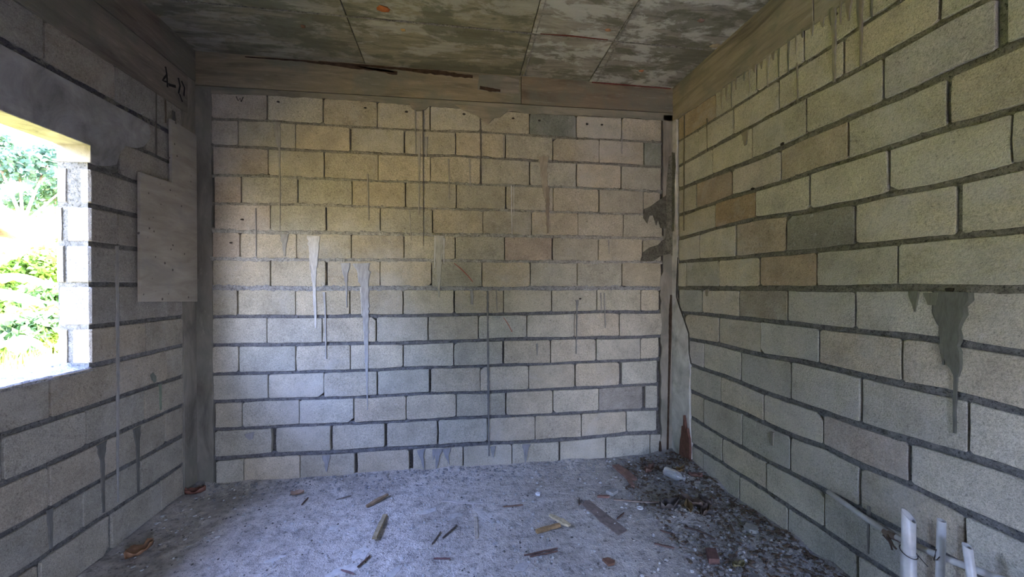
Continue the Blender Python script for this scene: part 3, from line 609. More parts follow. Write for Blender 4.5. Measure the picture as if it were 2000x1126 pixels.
# blocks that form the window jamb: full wall thickness with the hollow core's groove showing
def jamb_block(k, y1, outer, groove, seed):
    r = random.Random(seed); zb = fL[k](2.5)+thL(k); zt = fL[k-1](2.5)-thL(k-1)
    y0 = WIN_Y1+(r.random()-.5)*.006
    pl = [(0.0, y1), (-.006 if False else 0.0, y0+.008), (-.008, y0)]
    for (a, b_, d) in groove: pl += [(-a+.004, y0), (-a, y0+d), (-b_, y0+d), (-b_-.004, y0)]
    pl += [(-outer+.006, y0), (-outer, y0+.006), (-outer, y1)]
    n = len(pl); V = []; F = []
    zs = [zb, zb+.006, (zb+zt)/2, zt-.006, zt]
    for zi, z in enumerate(zs):
        for (w, y) in pl:
            jj = .0018*(r.random()-.5); ins = .004 if zi in (0, 4) else 0
            V.append((XL+w+jj-(ins if w > -.02 else 0), y+jj+(ins if y < y0+.01 else 0), z))
    for zi in range(4):
        for i in range(n-1):
            F.append([zi*n+i, zi*n+i+1, (zi+1)*n+i+1, (zi+1)*n+i])
    F.append(list(range(n))); F.append([4*n+i for i in range(n)][::-1])
    o = mesh_obj('block', V, F, M['block'], wall_left, color=tonesL(k, 0, 0, r))
    bm = bmesh.new(); bm.from_mesh(o.data); bmesh.ops.recalc_face_normals(bm, faces=bm.faces); bm.to_mesh(o.data); bm.free()
for k, y1, outer, gr in ((4, 2.784, .150, [(.045, .105, .012)]), (5, 2.578, .150, [(.104, .125, .02)]), (6, 2.784, .152, [(.106, .116, .035)]), (7, 2.586, .145, []), (8, 2.782, .150, [(.085, .105, .03)])):
    jamb_block(k, y1, outer, gr, 900+k)
    js = {4: [2.79, 3.135], 5: [2.584, 2.98, 3.135], 6: [2.79, 3.135], 7: [2.592, 2.986, 3.135], 8: [2.788, 3.135]}[k]
    for i in range(len(js)-1):
        block(WL, js[i]+.004, js[i+1]-.004, lambda u: fL[k](u)+thL(k), lambda u: fL[k-1](u)-thL(k-1), wall_left, 0, -.03, 5900+k*10+i, tonesL(k, i, 0, random.Random(k*9+i)))
for k in range(1, 13):
    u0 = YR-.1 if (k == 1 or k >= 8) else (2.55 if k == 2 else WIN_Y1+.006)
    if k == 8:
        bed(WL, 'mortar_bed', fL[k], thL(k), YR-.1, WIN_Y0, -.008, wall_left, (.17, .17, .17), 160)
        bed(WL, 'mortar_bed', fL[k], thL(k), WIN_Y1, 3.145, -.008, wall_left, (.20, .20, .20), 120+k)
        continue
    bed(WL, 'mortar_bed', fL[k], thL(k) if k != 1 else .018, u0, 3.145, -.010 if k != 1 else -.012, wall_left, (.155, .155, .15) if k != 1 else (.10, .10, .115), 120+k, over=.010, ragged=.5, rough=.009)
slab('ring_beam', WL, rough_edge(lambda u: fL[0](u)-.004, YR-.1, 3.19, 41, .010)+[(3.19, 2.97), (YR-.1, 3.0)], -.02, .006, M['beam_y'], wall_left, .002, (.20, .175, .15))
slab('ring_beam', WL, [(YR-.1, 3.004), (3.282, 2.974), (3.282, H+.002), (YR-.1, H+.002)], -.02, .008, M['beam_y'], wall_left, .002, (.185, .155, .13))
slab('corner_column', WL, [(YB, -.03), (YB, 2.972), (3.19, 2.972)]+vedge(3.135, 2.72, -.03, 12, .010), -.02, .004, M['column'], wall_left, .002, (.22, .205, .175))
# lintel: smooth cement, its end smeared over the blocks beside the opening
lint = [(YR-.1, 2.113), (WIN_Y0-.004, 2.113), (WIN_Y0-.002, WIN_Z1), (WIN_Y1+.002, WIN_Z1), (WIN_Y1+.003, 2.122), (2.45, 2.118), (2.52, 2.135), (2.575, 2.16), (2.605, 2.24), (2.64, 2.285), (2.72, 2.30), (2.78, 2.33), (2.825, 2.385), (2.835, 2.44), (2.82, 2.488), (YR-.1, 2.488)]
tag(slab('lintel', WL, lint, -.15, .003, M['plaster'], wall_left, .003, (.30, .30, .31)), 'smooth grey cement lintel over the window opening')
# sill: broken mortar bed with lumps left along the outer edge
ys = np.linspace(WIN_Y0, WIN_Y1+.01, 110); ws = np.linspace(0.004, -.165, 16)
Yg, Wg = np.meshgrid(ys, ws, indexing='ij')
lump = np.clip(fbm(Yg*7, Wg*9, 5, 4)+.15, 0, 1)*np.clip((-Wg-.05)/.06, 0, 1)*np.clip(1-np.abs(Wg+.115)/.06, 0, 1)
Zg = WIN_Z0-.008+.006*fbm(Yg*30, Wg*30, 9, 3)+.095*lump+.012*np.clip((-Wg-.02)/.1, 0, 1)
Zg[:, 0] -= .02; Zg[:, -1] -= .03
P = np.stack([XL+Wg, Yg, Zg], -1)
tag(grid_obj('window_sill', P, M['mortar'], wall_left, flip=True, color=(.36, .36, .37)), 'broken pale mortar along the sill')
# streaks and marks on the left wall
for i, (p, w, c) in enumerate([([(2.573, 1.704), (2.574, 1.013), (2.568, .265)], [.022, .020, .010], (.27, .27, .265)), ([(2.713, .635), (2.715, .55), (2.718, .247)], [.07, .03, .014], (.12, .12, .11)),
    ([(2.464, .637), (2.468, .55), (2.473, .26)], [.07, .03, .014], (.13, .13, .12)), ([(2.883, 2.71), (2.884, 2.314)], [.012, .010], (.13, .12, .11)), ([(2.903, .85), (2.907, .681)], [.03, .02], (.20, .24, .18)),
    ([(2.83, .93), (2.85, .90), (2.86, .872)], [.03, .045, .02], (.17, .19, .16)), ([(2.88, 2.93), (2.882, 2.77)], [.035, .04], (.13, .135, .12)), ([(2.18, .44), (2.185, .25)], [.03, .012], (.16, .16, .15)), ([(3.05, 2.66), (3.052, 2.56)], [.03, .03], (.11, .11, .10)),
    ([(2.97, 2.70), (2.972, 2.55)], [.01, .008], (.12, .10, .08)), ([(1.2, .64), (1.21, .4)], [.05, .01], (.15, .15, .14))]):
    ribbon('grout_run', WL, p, w, .002, M['run'], wall_left, c, .0025, .2, 200+i)
for s, w in (([(2.963, 2.915), (2.975, 2.87), (2.936, 2.812), (2.979, 2.822)], .012), ([(2.975, 2.87), (2.981, 2.79)], .012), ([(2.992, 2.812), (3.06, 2.832)], .02), ([(3.088, 2.905), (3.106, 2.86), (3.09, 2.80)], .012), ([(3.122, 2.90), (3.152, 2.87), (3.146, 2.81)], .012), ([(3.10, 2.80), (3.13, 2.76)], .01)):
    tag(ribbon('painted_stroke', WL, s, [w]*len(s), .008, M['mark'], wall_left, (.028, .028, .028), .0012, .25), 'black scrawled stroke on the beam')

# plywood shuttering left on the wall, L-shaped
ply = slab('plywood_board', WL, [(2.708, 1.386), (3.25, 1.366), (3.25, 2.572), (3.11, 2.577), (2.982, 2.584), (2.991, 2.165), (2.85, 2.160), (2.712, 2.157)], 0.010, .028, M['plywood'], None, .0015)
tag(ply, 'L-shaped plywood board spotted with cement, fixed beside the window', 'board')

# ================================================================== rear wall behind the camera, with an unseen doorway sized and placed for fill light
bm = bmesh.new()
box(bm, XL-.15, DOOR_X0, YR-.15, YR, -.05, H+.1); box(bm, DOOR_X1, XR+.15, YR-.15, YR, -.05, H+.1); box(bm, DOOR_X0, DOOR_X1, YR-.15, YR, DOOR_Z, H+.1)
tag(bm_obj('wall_rear', bm, M['block'], None, (.38, .35, .29)), 'plain block wall behind the viewer with a doorway placed for fill light', 'wall', kind='structure')

# ================================================================== ceiling
bm = bmesh.new(); box(bm, XL-.80, XR+.50, YR-.60, YB+.50, H+.012, H+.14)      # slab oversails the walls; unseen overhang added to shade window jamb and sill
ceiling = tag(bm_obj('ceiling', bm, M['mortar'], None, (.10, .09, .075)), 'damp-stained concrete slab ceiling with shuttering-sheet imprints', 'ceiling', kind='structure')
WC = Wall((0, 0, H), (1, 0, 0), (0, 0, -1), True); WC.V = np.array((0, 1., 0))
xs_ = [XL-.01, -.66, .556, 1.145, XR+.01]; ys_ = [YB+.01, 2.712, 1.50, .28, -.94, YR-.02]
for j in range(len(ys_)-1):
    for i in range(len(xs_)-1):
        y1, y0 = ys_[j]-.003, ys_[j+1]+.003; a = .03*(3.28-(y0+y1)/2)
        dx = lambda x, y: x-(.055*(YB-y)*.5 if 0 < x < 1.5 else 0)
        lv = [(.0, .0015, .0, .003), (.001, -.001, .004, .0)][j % 2][i]
        c = [(.18, .165, .12), (.195, .18, .125), (.24, .225, .185), (.23, .22, .185)][i]
        o = slab('ceiling_panel', WC, [(dx(xs_[i], y0)+.003, y0), (dx(xs_[i+1], y0)-.003, y0), (dx(xs_[i+1], y1)-.003, y1), (dx(xs_[i], y1)+.003, y1)], -.02, .001+lv, M['ceiling'], ceiling, .0025, c)
        o.color = (*c, [.30, .40, .8, 1.0][i])
for pts, w in (([(.586, 3.27), (.571, 2.72)], .012), ([(.569, 2.70), (.553, 1.9)], .009), ([(1.21, 3.27), (1.16, 2.72)], .016), ([(1.15, 2.70), (1.09, 1.9)], .012), ([(-1.8, 2.713), (.56, 2.716)], .006), ([(.58, 2.712), (1.13, 2.714)], .010), ([(1.16, 2.714), (1.89, 2.712)], .007)):
    ribbon('concrete_fin', WC, pts, [w, w], .003, M['mortar'], ceiling, (.25, .24, .205), .004, .5, int(w*1e4))
tag(ribbon('wood_remnant', WC, [(.60, 2.702), (.8, 2.694), (1.08, 2.700)], [.004, .014, .006], .004, M['mark'], ceiling, (.14, .035, .025), .004, .2), 'dark red strip caught in the ceiling seam')

# ================================================================== floor
def floor_h(x, y):
    h = .006*fbm(x*2.2, y*2.2, 21, 5)+.0035*fbm(x*14, y*14, 22, 3)
    h = h+.020*np.clip(1-(YB-y)/.16, 0, 1)**1.5*(1+.6*vnoise(x*6, y*6, 4))                       # grit swept against the back wall
    h = h+.055*np.clip(1-(XR-x)/(.34+.1*vnoise(y*2.5, x*0, 6)), 0, 1)**1.3*(1+.5*vnoise(x*9, y*9, 5))   # rubble along the right wall
    h = h+.016*np.clip(1-(x-XL)/.14, 0, 1)*(1+.6*vnoise(x*8, y*8, 7))
    h = h+.06*np.exp(-(((x-1.80)/.16)**2+((y-2.92)/.16)**2))+.045*np.exp(-(((x-1.50)/.16)**2+((y-2.42)/.12)**2))
    return h
nx, ny = 250, 310
xs = np.linspace(XL-.02, XR+.02, nx); ys = np.linspace(YR-.02, YB+.02, ny)
ys = YR-.02+(YB-YR+.04)*(np.linspace(0, 1, ny))
X, Y = np.meshgrid(xs, ys, indexing='ij')
floor = grid_obj('floor', np.stack([X, Y, floor_h(X, Y)], -1), M['floor'])
tag(floor, 'rough dusty cement floor strewn with grit and scraps', 'floor', kind='structure')
fh = lambda x, y: float(floor_h(np.array(float(x)), np.array(float(y))))

def stuff_stones(name, n, sampler, smin, smax, cols, label, cat, seed, flat=.6, mat='stone'):
    r = random.Random(seed)
    V = []; F = []
    ico = [(0, 0, 1), (.89, 0, .45), (.28, .85, .45), (-.72, .53, .45), (-.72, -.53, .45), (.28, -.85, .45), (.72, .53, -.45), (-.28, .85, -.45), (-.89, 0, -.45), (-.28, -.85, -.45), (.72, -.53, -.45), (0, 0, -1)]
    fc = [(0, 1, 2), (0, 2, 3), (0, 3, 4), (0, 4, 5), (0, 5, 1), (1, 6, 2), (2, 7, 3), (3, 8, 4), (4, 9, 5), (5, 10, 1), (6, 7, 2), (7, 8, 3), (8, 9, 4), (9, 10, 5), (10, 6, 1), (11, 7, 6), (11, 8, 7), (11, 9, 8), (11, 10, 9), (11, 6, 10)]
    for i in range(n):
        x, y = sampler(r); s = smin+(smax-smin)*r.random()**3.2
        z = fh(x, y)+s*flat*.35; a = r.random()*6.28; ca, sa = math.cos(a), math.sin(a); ex = .7+.7*r.random()
        b0 = len(V)
        for (px, py, pz) in ico:
            k = s*(.75+.5*r.random()); qx, qy = px*ex, py
            V.append((x+k*(qx*ca-qy*sa), y+k*(qx*sa+qy*ca), z+k*flat*pz))
        F += [(a_+b0, b_+b0, c_+b0) for a_, b_, c_ in fc]
    o = mesh_obj(name, V, F, M[mat], color=cols)
    return tag(o, label, cat, kind='stuff')
anywhere = lambda r: (XL+.03+(XR-XL-.06)*r.random(), .9+(YB-.93)*r.random())
def near_right(r):
    y = 1.2+(YB-1.25)*r.random(); return (XR-.03-.62*r.random()**1.7*(1.0 if y < 2.9 else .8), y)
def near_back(r): return (XL+.1+(XR-XL-.2)*r.random(), YB-.02-.22*r.random()**1.8)
stuff_stones('pale_grit', 3000, anywhere, .0025, .012, (.40, .40, .40), 'pale grit scattered all over the cement floor', 'grit', 1)
stuff_stones('dark_grit', 1500, anywhere, .002, .008, (.12, .115, .11), 'dark grit scattered all over the cement floor', 'grit', 2)
stuff_stones('rubble', 2600, near_right, .003, .017, (.21, .20, .185), 'grey crumbled rubble heaped along the right wall', 'rubble', 3)
stuff_stones('brown_crumbs', 1800, near_right, .003, .015, (.105, .08, .06), 'brown crumbs of earth and leaf along the right wall', 'crumbs', 4, .5)
stuff_stones('mortar_crumbs', 1100, near_back, .003, .013, (.22, .22, .225), 'grey mortar crumbs along the foot of the back wall', 'crumbs', 5)

def ground(o, z=None):
    """put the origin at the thing's base centre"""
    me = o.data; co = np.empty(len(me.vertices)*3, np.float32); me.vertices.foreach_get('co', co); co = co.reshape(-1, 3)
    c = np.array([(co[:, 0].min()+co[:, 0].max())/2, (co[:, 1].min()+co[:, 1].max())/2, co[:, 2].min()])
    me.vertices.foreach_set('co', (co-c).reshape(-1)); me.update(); o.location = c
    return o

def stick(name, p, q, w, t, mat, col, label, cat, group=None, lift=0.0, seed=0, taper=.6, bend=.0):
    """irregular splinter of wood lying on the floor from p to q"""
    r = random.Random(seed); n = 6; V = []; F = []
    d = Vector((q[0]-p[0], q[1]-p[1])); L = d.length; d.normalize(); nn = Vector((-d.y, d.x))
    for i in range(n):
        s = i/(n-1); x = p[0]+d.x*L*s+nn.x*bend*math.sin(s*3.1); y = p[1]+d.y*L*s+nn.y*bend*math.sin(s*3.1)
        z = fh(x, y)+lift*(.3+s)+.001; ww = w/2*(1-(1-taper)*abs(2*s-1)**3)*(.85+.3*r.random()); tt = t*(.85+.3*r.random())
        for a, b_ in ((-1, 0), (-.8, 1), (.8, 1), (1, 0)):
            V.append((x+nn.x*a*ww, y+nn.y*a*ww, z+tt*b_))
    for i in range(n-1):
        for k in range(4):
            F.append((4*i+k, 4*i+(k+1) % 4, 4*(i+1)+(k+1) % 4, 4*(i+1)+k))
    F.append((0, 3, 2, 1)); F.append((4*n-4, 4*n-3, 4*n-2, 4*n-1))
    F = [f[::-1] for f in F]
    o = ground(mesh_obj(name, V, F, M[mat], color=col))
    return tag(o, label, cat, group)

def board(name, outline, t, mat, col, label, cat, group=None, tilt=(0, 0), z=None):
    cx = sum(a for a, _ in outline)/len(outline); cy_ = sum(b_ for _, b_ in outline)/len(outline); n = len(outline)
    z0 = (fh(cx, cy_)+.002) if z is None else z
    ar = sum(outline[i-1][0]*outline[i][1]-outline[i][0]*outline[i-1][1] for i in range(n))
    if ar < 0: outline = outline[::-1]
    V = []
    for zz, k in ((0, 1), (t-.001, 1), (t, .97)):
        for (x, y) in outline:
            xx, yy = cx+(x-cx)*k, cy_+(y-cy_)*k
            V.append((xx, yy, z0+zz+(x-cx)*tilt[0]+(y-cy_)*tilt[1]))
    F = [list(range(n))[::-1], [2*n+i for i in range(n)]]
    for q in range(2):
        for i in range(n):
            j = (i+1) % n; F.append((q*n+i, q*n+j, (q+1)*n+j, (q+1)*n+i))
    o = ground(mesh_obj(name, V, F, M[mat], color=col))
    return tag(o, label, cat, group)

GW = 'wood scraps on the floor'
board('plywood_offcut', [(.862, 2.632), (.885, 2.628), (.905, 2.665), (.935, 2.655), (1.05, 2.305), (.975, 2.268), (.94, 2.36), (.915, 2.42), (.905, 2.49)], .007, 'wood', (.20, .165, .15), 'long greyish-brown plywood offcut with a slanted end', 'board', GW, (0, .01))
board('wood_board', [(1.295, 3.135), (1.35, 3.140), (1.385, 3.0), (1.392, 2.89), (1.352, 2.892), (1.325, 2.79), (1.305, 2.80), (1.318, 2.93)], .016, 'wood', (.20, .125, .10), 'reddish-brown board with a forked end near the back wall', 'board', GW, (.03, .02))
stick('wood_stick', (-.565, 2.80), (-.445, 2.915), .032, .012, 'wood', (.24, .17, .11), 'short brown stick slanting, nearest of the left sticks to the back wall', 'stick', GW, .010, 1)
stick('wood_stick', (-.425, 2.672), (-.446, 2.430), .030, .014, 'wood', (.30, .25, .16), 'straight yellowish stick pointing at the viewer in the floor middle', 'stick', GW, .010, 2, 1)
stick('twig', (-.445, 2.298), (-.49, 2.205), .010, .007, 'wood', (.09, .06, .05), 'thin dark twig beside the round pale cement splash', 'twig', GW, .004, 3)
stick('wood_chip', (.622, 2.525), (.708, 2.375), .042, .012, 'wood', (.50, .42, .28), 'pale yellow split wood chip, brightest scrap on the floor', 'chip', GW, .012, 4, .5)
stick('wood_stick', (.498, 2.360), (.655, 2.405), .026, .016, 'wood', (.30, .20, .105), 'golden-brown rounded stick touching the pale wood chip', 'stick', GW, .004, 5, .9)
stick('lath', (1.105, 2.652), (1.40, 2.548), .016, .006, 'wood', (.24, .19, .16), 'narrow greyish slat right of the long plywood offcut', 'slat', GW, .004, 6, 1)
stick('twig', (.39, 2.172), (.585, 2.195), .009, .006, 'wood', (.14, .085, .07), 'upper of two parallel brown twigs in the foreground', 'twig', GW, .003, 7)
stick('twig', (.42, 2.158), (.58, 2.172), .008, .005, 'wood', (.13, .08, .065), 'lower of two parallel brown twigs in the foreground', 'twig', GW, .003, 8)
board('wood_chip', [(.80, 2.075), (.835, 2.08), (.862, 2.05), (.85, 2.03), (.815, 2.025)], .012, 'wood', (.17, .095, .065), 'small rust-brown chip alone in the right foreground', 'chip', GW)
board('brick_fragment', [(1.345, 1.955), (1.40, 1.945), (1.438, 2.03), (1.385, 2.045)], .030, 'wood', (.115, .065, .055), 'squarish dark red-brown fragment in the right foreground', 'fragment', None, (0, 0))
stick('twig', (1.145, 2.158), (1.232, 2.098), .012, .007, 'wood', (.11, .07, .06), 'short straight brown twig left of the red-brown fragment', 'twig', GW, .004, 9)
stick('twig', (-.99, 2.985), (-1.0, 2.885), .008, .005, 'wood', (.10, .06, .045), 'thin brown twig beside the curled tan leaf', 'twig', GW, .003, 10)
stick('twig', (.338, 2.676), (.472, 2.672), .010, .006, 'wood', (.19, .12, .09), 'thin level brown twig behind the golden-brown stick', 'twig', GW, .003, 11)
stick('twig', (-.115, 2.345), (-.068, 2.455), .007, .005, 'wood', (.12, .10, .09), 'thin grey twig lying lengthwise in the floor middle', 'twig', GW, .002, 12)
stick('twig', (-.055, 2.395), (.03, 2.505), .008, .006, 'wood', (.12, .10, .09), 'thin grey twig right of and behind its lengthwise neighbour', 'twig', GW, .002, 13)
stick('twig', (-.10, 2.222), (-.01, 2.208), .008, .005, 'wood', (.15, .08, .08), 'thin reddish twig lying crosswise in the middle foreground', 'twig', GW, .002, 14)
stick('lath', (.150, 2.585), (.142, 2.365), .022, .004, 'wood', (.36, .33, .29), 'pale slat half sunk in the cement in the floor middle', 'slat', GW, .0, 15, 1)
stick('twig', (-.572, 2.205), (-.498, 2.162), .010, .006, 'wood', (.17, .11, .11), 'short reddish twig at the lower left of the floor', 'twig', GW, .002, 16)
stick('twig', (-.79, 2.93), (-.70, 2.965), .008, .005, 'wood', (.13, .11, .10), 'thin grey twig under the third lowest block from the left', 'twig', GW, .002, 17)
stick('twig', (.846, 2.615), (.872, 2.695), .009, .008, 'wood', (.08, .055, .04), 'dark short twig at the far end of the plywood offcut', 'twig', GW, .004, 18)
stick('twig', (1.40, 2.262), (1.505, 2.13), .010, .008, 'wood', (.075, .055, .045), 'dark curved twig in front of the dark debris clump', 'twig', GW, .006, 19, .6, .02)
stick('twig', (1.03, 2.42), (1.10, 2.47), .010, .008, 'wood', (.09, .06, .05), 'small dark twig right of the plywood offcut', 'twig', GW, .006, 20)
stick('twig', (1.24, 2.27), (1.30, 2.21), .010, .007, 'wood', (.09, .06, .05), 'small dark forked twig ahead of the clump', 'twig', GW, .006, 21)
stick('wood_chip', (1.005, 2.70), (1.085, 2.675), .026, .012, 'wood', (.19, .11, .09), 'small red-brown chip behind the plywood offcut', 'chip', GW, .008, 22)
board('mortar_lump', [(1.085, 2.745), (1.15, 2.77), (1.175, 2.74), (1.12, 2.70)], .022, 'stone', (.30, .30, .30), 'grey flat mortar lump behind the plywood offcut', 'lump')
board('mortar_lump', [(1.715, 2.165), (1.745, 2.188), (1.772, 2.18), (1.79, 2.15), (1.775, 2.115), (1.745, 2.108), (1.72, 2.125)], .02, 'stone', (.25, .25, .235), 'pale flat mortar lump in the rubble by the right wall', 'lump', None, (0, 0))
board('white_shard', [(.585, 2.80), (.60, 2.812), (.618, 2.80), (.612, 2.778), (.592, 2.78)], .014, 'stone', (.75, .77, .82), 'tiny bright white shard behind the pale wood chip', 'shard')
# pale cement splashes dried on the floor
def splash(cx, cy_, rx, ry, label, seed, ang=0.0, t=.0025, col=(.46, .45, .44)):
    r = random.Random(seed); n = 26; V = []; F = []
    ca, sa = math.cos(ang), math.sin(ang); ks = [.55+.75*r.random() for _ in range(n)]; ks = [(ks[i-1]+2*ks[i]+ks[(i+1) % n])/4 for i in range(n)]
    for k, zz in ((1.0, -.001), (.93, t*.8), (.5, t)):
        for i in range(n):
            a = 2*math.pi*i/n; x = rx*k*ks[i]*math.cos(a); y = ry*k*ks[i]*math.sin(a); X_, Y_ = cx+x*ca-y*sa, cy_+x*sa+y*ca
            V.append((X_, Y_, fh(X_, Y_)+zz))
    for q in range(2):
        for i in range(n): F.append((q*n+i, q*n+(i+1) % n, (q+1)*n+(i+1) % n, (q+1)*n+i))
    F.append(tuple(2*n+i for i in range(n)))
    o = mesh_obj('cement_splash', V, F, M['stone'], floor, color=col)
    return tag(o, label)
splash(-.50, 2.335, .055, .062, 'round pale cement splash', 1); splash(-.545, 2.21, .10, .035, 'long pale cement splash', 2, .2)
splash(-.16, 2.70, .08, .030, 'pale cement splash', 3, .3); splash(.02, 2.62, .07, .028, 'pale cement splash', 4, .5, col=(.40, .385, .375)); splash(.06, 2.78, .16, .018, 'thin curved pale cement trail', 5, -.25, col=(.45, .425, .42))
splash(.19, 2.62, .13, .022, 'thin pale cement trail', 6, -1.1, col=(.45, .43, .42)); splash(-.60, 2.57, .035, .02, 'small pale cement splash', 7); splash(-.72, 2.60, .04, .02, 'small pale cement splash', 8, .3)
splash(.36, 2.09, .06, .03, 'pale cement splash', 9, .6, col=(.40, .385, .38)); splash(-.95, 2.35, .05, .02, 'small pale cement splash', 10, .5); splash(-.30, 2.15, .07, .03, 'pale cement splash', 11, .8, col=(.40, .39, .385))
# washer: a small pale ring
def ring(name, c, R, r0, t, mat, col, label, cat):
    V = []; F = []; n = 20
    for i in range(n):
        a = 2*math.pi*i/n
        for rr, z in ((R, 0), (R, t), (r0, t), (r0, 0)): V.append((c[0]+rr*math.cos(a), c[1]+rr*math.sin(a), fh(*c)+.002+z))
    for i in range(n):
        j = (i+1) % n
        for k in range(4): F.append((4*i+k, 4*j+k, 4*j+(k+1) % 4, 4*i+(k+1) % 4))
    return tag(ground(mesh_obj(name, V, F, M[mat], color=col)), label, cat)
ring('washer', (1.236, 2.525), .021, .010, .004, 'stone', (.66, .68, .72), 'small pale washer lying in the grit right of the offcut', 'washer')

def dry_leaf(c, L, Wd, ang, col, curl, label, name='dry_leaf', group=None):
    n, m = 9, 5; P = np.zeros((n, m, 3)); r = random.Random(int(c[0]*999))
    for i in range(n):
        s = i/(n-1); w = Wd*math.sin(math.pi*min(1, s*.92+.06))**.8*(.75+.45*r.random())
        for j in range(m):
            t = (j/(m-1)-.5); x = (s-.5)*L; y = t*w
            z = curl*(abs(t)*2)**1.5*L*.6+curl*.5*L*(s-.5)**2*2+.16*L*(r.random()-.5)*(.3+abs(t)*1.6)
            P[i, j] = (c[0]+x*math.cos(ang)-y*math.sin(ang), c[1]+x*math.sin(ang)+y*math.cos(ang), z)
    P[..., 2] += fh(*c)+.004-P[..., 2].min()
    o = grid_obj(name, P, M['leaf'], color=col); sm = o.modifiers.new('thickness', 'SOLIDIFY'); sm.thickness = .0012
    return tag(ground(o), label, 'leaf', group)
dry_leaf((-1.705, 2.50), .13, .085, 1.1, (.27, .15, .085), .45, 'crumpled orange-brown dry leaf at the foot of the left wall')
dry_leaf((-1.79, 3.14), .12, .06, .3, (.17, .075, .055), .5, 'dark red dry leaf in the far left corner')
dry_leaf((-1.085, 3.05), .085, .04, .2, (.27, .18, .13), .4, 'curled tan leaf near the foot of the back wall')
dry_leaf((1.488, 1.915), .075, .04, .1, (.15, .13, .06), .35, 'small olive leaf in the right foreground')
for i, (x, y, L, a, c, lb) in enumerate(((1.40, 2.44, .17, .3, (.07, .06, .055), 'broad dark dead leaf topping the debris clump'), (1.50, 2.385, .12, 1.2, (.16, .11, .05), 'ochre-edged dead leaf right of the broad dark one'), (1.56, 2.45, .14, 2.2, (.085, .06, .045), 'brown dead leaf behind the ochre-edged one'),
        (1.60, 2.36, .13, .7, (.10, .075, .06), 'brown dead leaf nearest the right wall in the clump'), (1.69, 2.50, .10, 1.9, (.06, .045, .04), 'small dark dead leaf behind the debris clump'), (1.73, 2.86, .11, .5, (.17, .11, .05), 'ochre dead leaf beside the plastic bottle'),
        (1.80, 2.78, .10, 2.6, (.14, .075, .06), 'reddish dead leaf between bottle and right wall'), (1.55, 3.00, .14, .6, (.14, .08, .06), 'reddish strip-like leaf behind the plastic bottle'))):
    dry_leaf((x, y), L, L*.42, a, c, .4, lb, 'dead_leaf', 'dead leaves along the right wall')
# fine leaf litter and twiglets in the rubble
def litter(n, seed):
    r = random.Random(seed); V = []; F = []
    for i in range(n):
        x, y = near_right(r); L = .012+.035*r.random(); w = .002+.008*r.random()**2; a = r.random()*6.3; z = fh(x, y)+.004+.012*r.random()
        dx, dy = math.cos(a)*L, math.sin(a)*L; ex, ey = -math.sin(a)*w, math.cos(a)*w; dz = (r.random()-.5)*.02; b0 = len(V)
        for s, t, h in ((-1, -1, 0), (1, -1, 0), (1, 1, 0), (-1, 1, 0), (0, 0, .004)):
            V.append((x+s*dx*.5+t*ex, y+s*dy*.5+t*ey, z+s*dz*.5+h))
        F += [(b0+3, b0+2, b0+1, b0)]+[(b0, b0+1, b0+4), (b0+1, b0+2, b0+4), (b0+2, b0+3, b0+4), (b0+3, b0, b0+4)]
    return tag(mesh_obj('leaf_litter', V, F, M['wood'], color=(.10, .07, .05)), 'fine brown leaf litter and twiglets in the right-hand rubble', 'litter', kind='stuff')
litter(700, 8)

# clear plastic bottle, crushed, lying in the corner debris
def lathe(prof, axis_p, axis_d, n=20, squash=1.0):
    d = Vector(axis_d).normalized(); up = Vector((0, 0, 1)); s = d.cross(up).normalized(); t = s.cross(d)
    V = []; F = []
    for (h, r) in prof:
        for i in range(n):
            a = 2*math.pi*i/n; V.append(Vector(axis_p)+d*h+s*(r*math.cos(a))+t*(r*math.sin(a)*squash))
    for k in range(len(prof)-1):
        for i in range(n):
            j = (i+1) % n; F.append((k*n+i, k*n+j, (k+1)*n+j, (k+1)*n+i))
    F.append(tuple(range(n))[::-1]); F.append(tuple((len(prof)-1)*n+i for i in range(n)))
    return V, F
bz = fh(1.65, 2.80)+.046
V, F = lathe([(0, .018), (.006, .034), (.02, .040), (.06, .038), (.07, .041), (.10, .039), (.115, .034), (.135, .018), (.142, .013), (.16, .013)], (1.60, 2.87, bz+.012), (.085, -.12, -.012), 22, .86)
bot = bpy.data.objects.new('plastic_bottle', None); COL.objects.link(bot); bot.location = (1.65, 2.80, fh(1.65, 2.80)); tag(bot, 'clear crushed plastic bottle lying in the far right corner', 'bottle')
bo = mesh_obj('bottle_body', V, F, M['clear'], smooth=True); bo.data.transform(Matrix.Translation(-bot.location)); bo.parent = bot
V, F = lathe([(0, .015), (.002, .016), (.012, .016), (.014, .012)], Vector((1.60, 2.87, bz+.012))+Vector((.085, -.12, -.012)).normalized()*.148, (.085, -.12, -.012), 18, .9)
bc = mesh_obj('neck_ring', V, F, M['clear'], smooth=True); bc.data.transform(Matrix.Translation(-bot.location)); bc.parent = bot

# broken red-brown plank standing against the right corner column
bb = slab('broken_plank', WR, [(3.043, -.02), (2.992, -.03), (2.978, .05), (2.976, .18), (2.985, .255), (3.0, .285), (3.012, .33), (3.03, .30), (3.04, .345), (3.061, .42), (3.066, .33), (3.085, .325), (3.095, .24), (3.108, .20), (3.12, .10), (3.118, .01)], .014, .034, M['wood'], None, .0015, (.125, .062, .045))
tag(ground(bb), 'broken red-brown plank standing splintered in the right corner', 'plank')

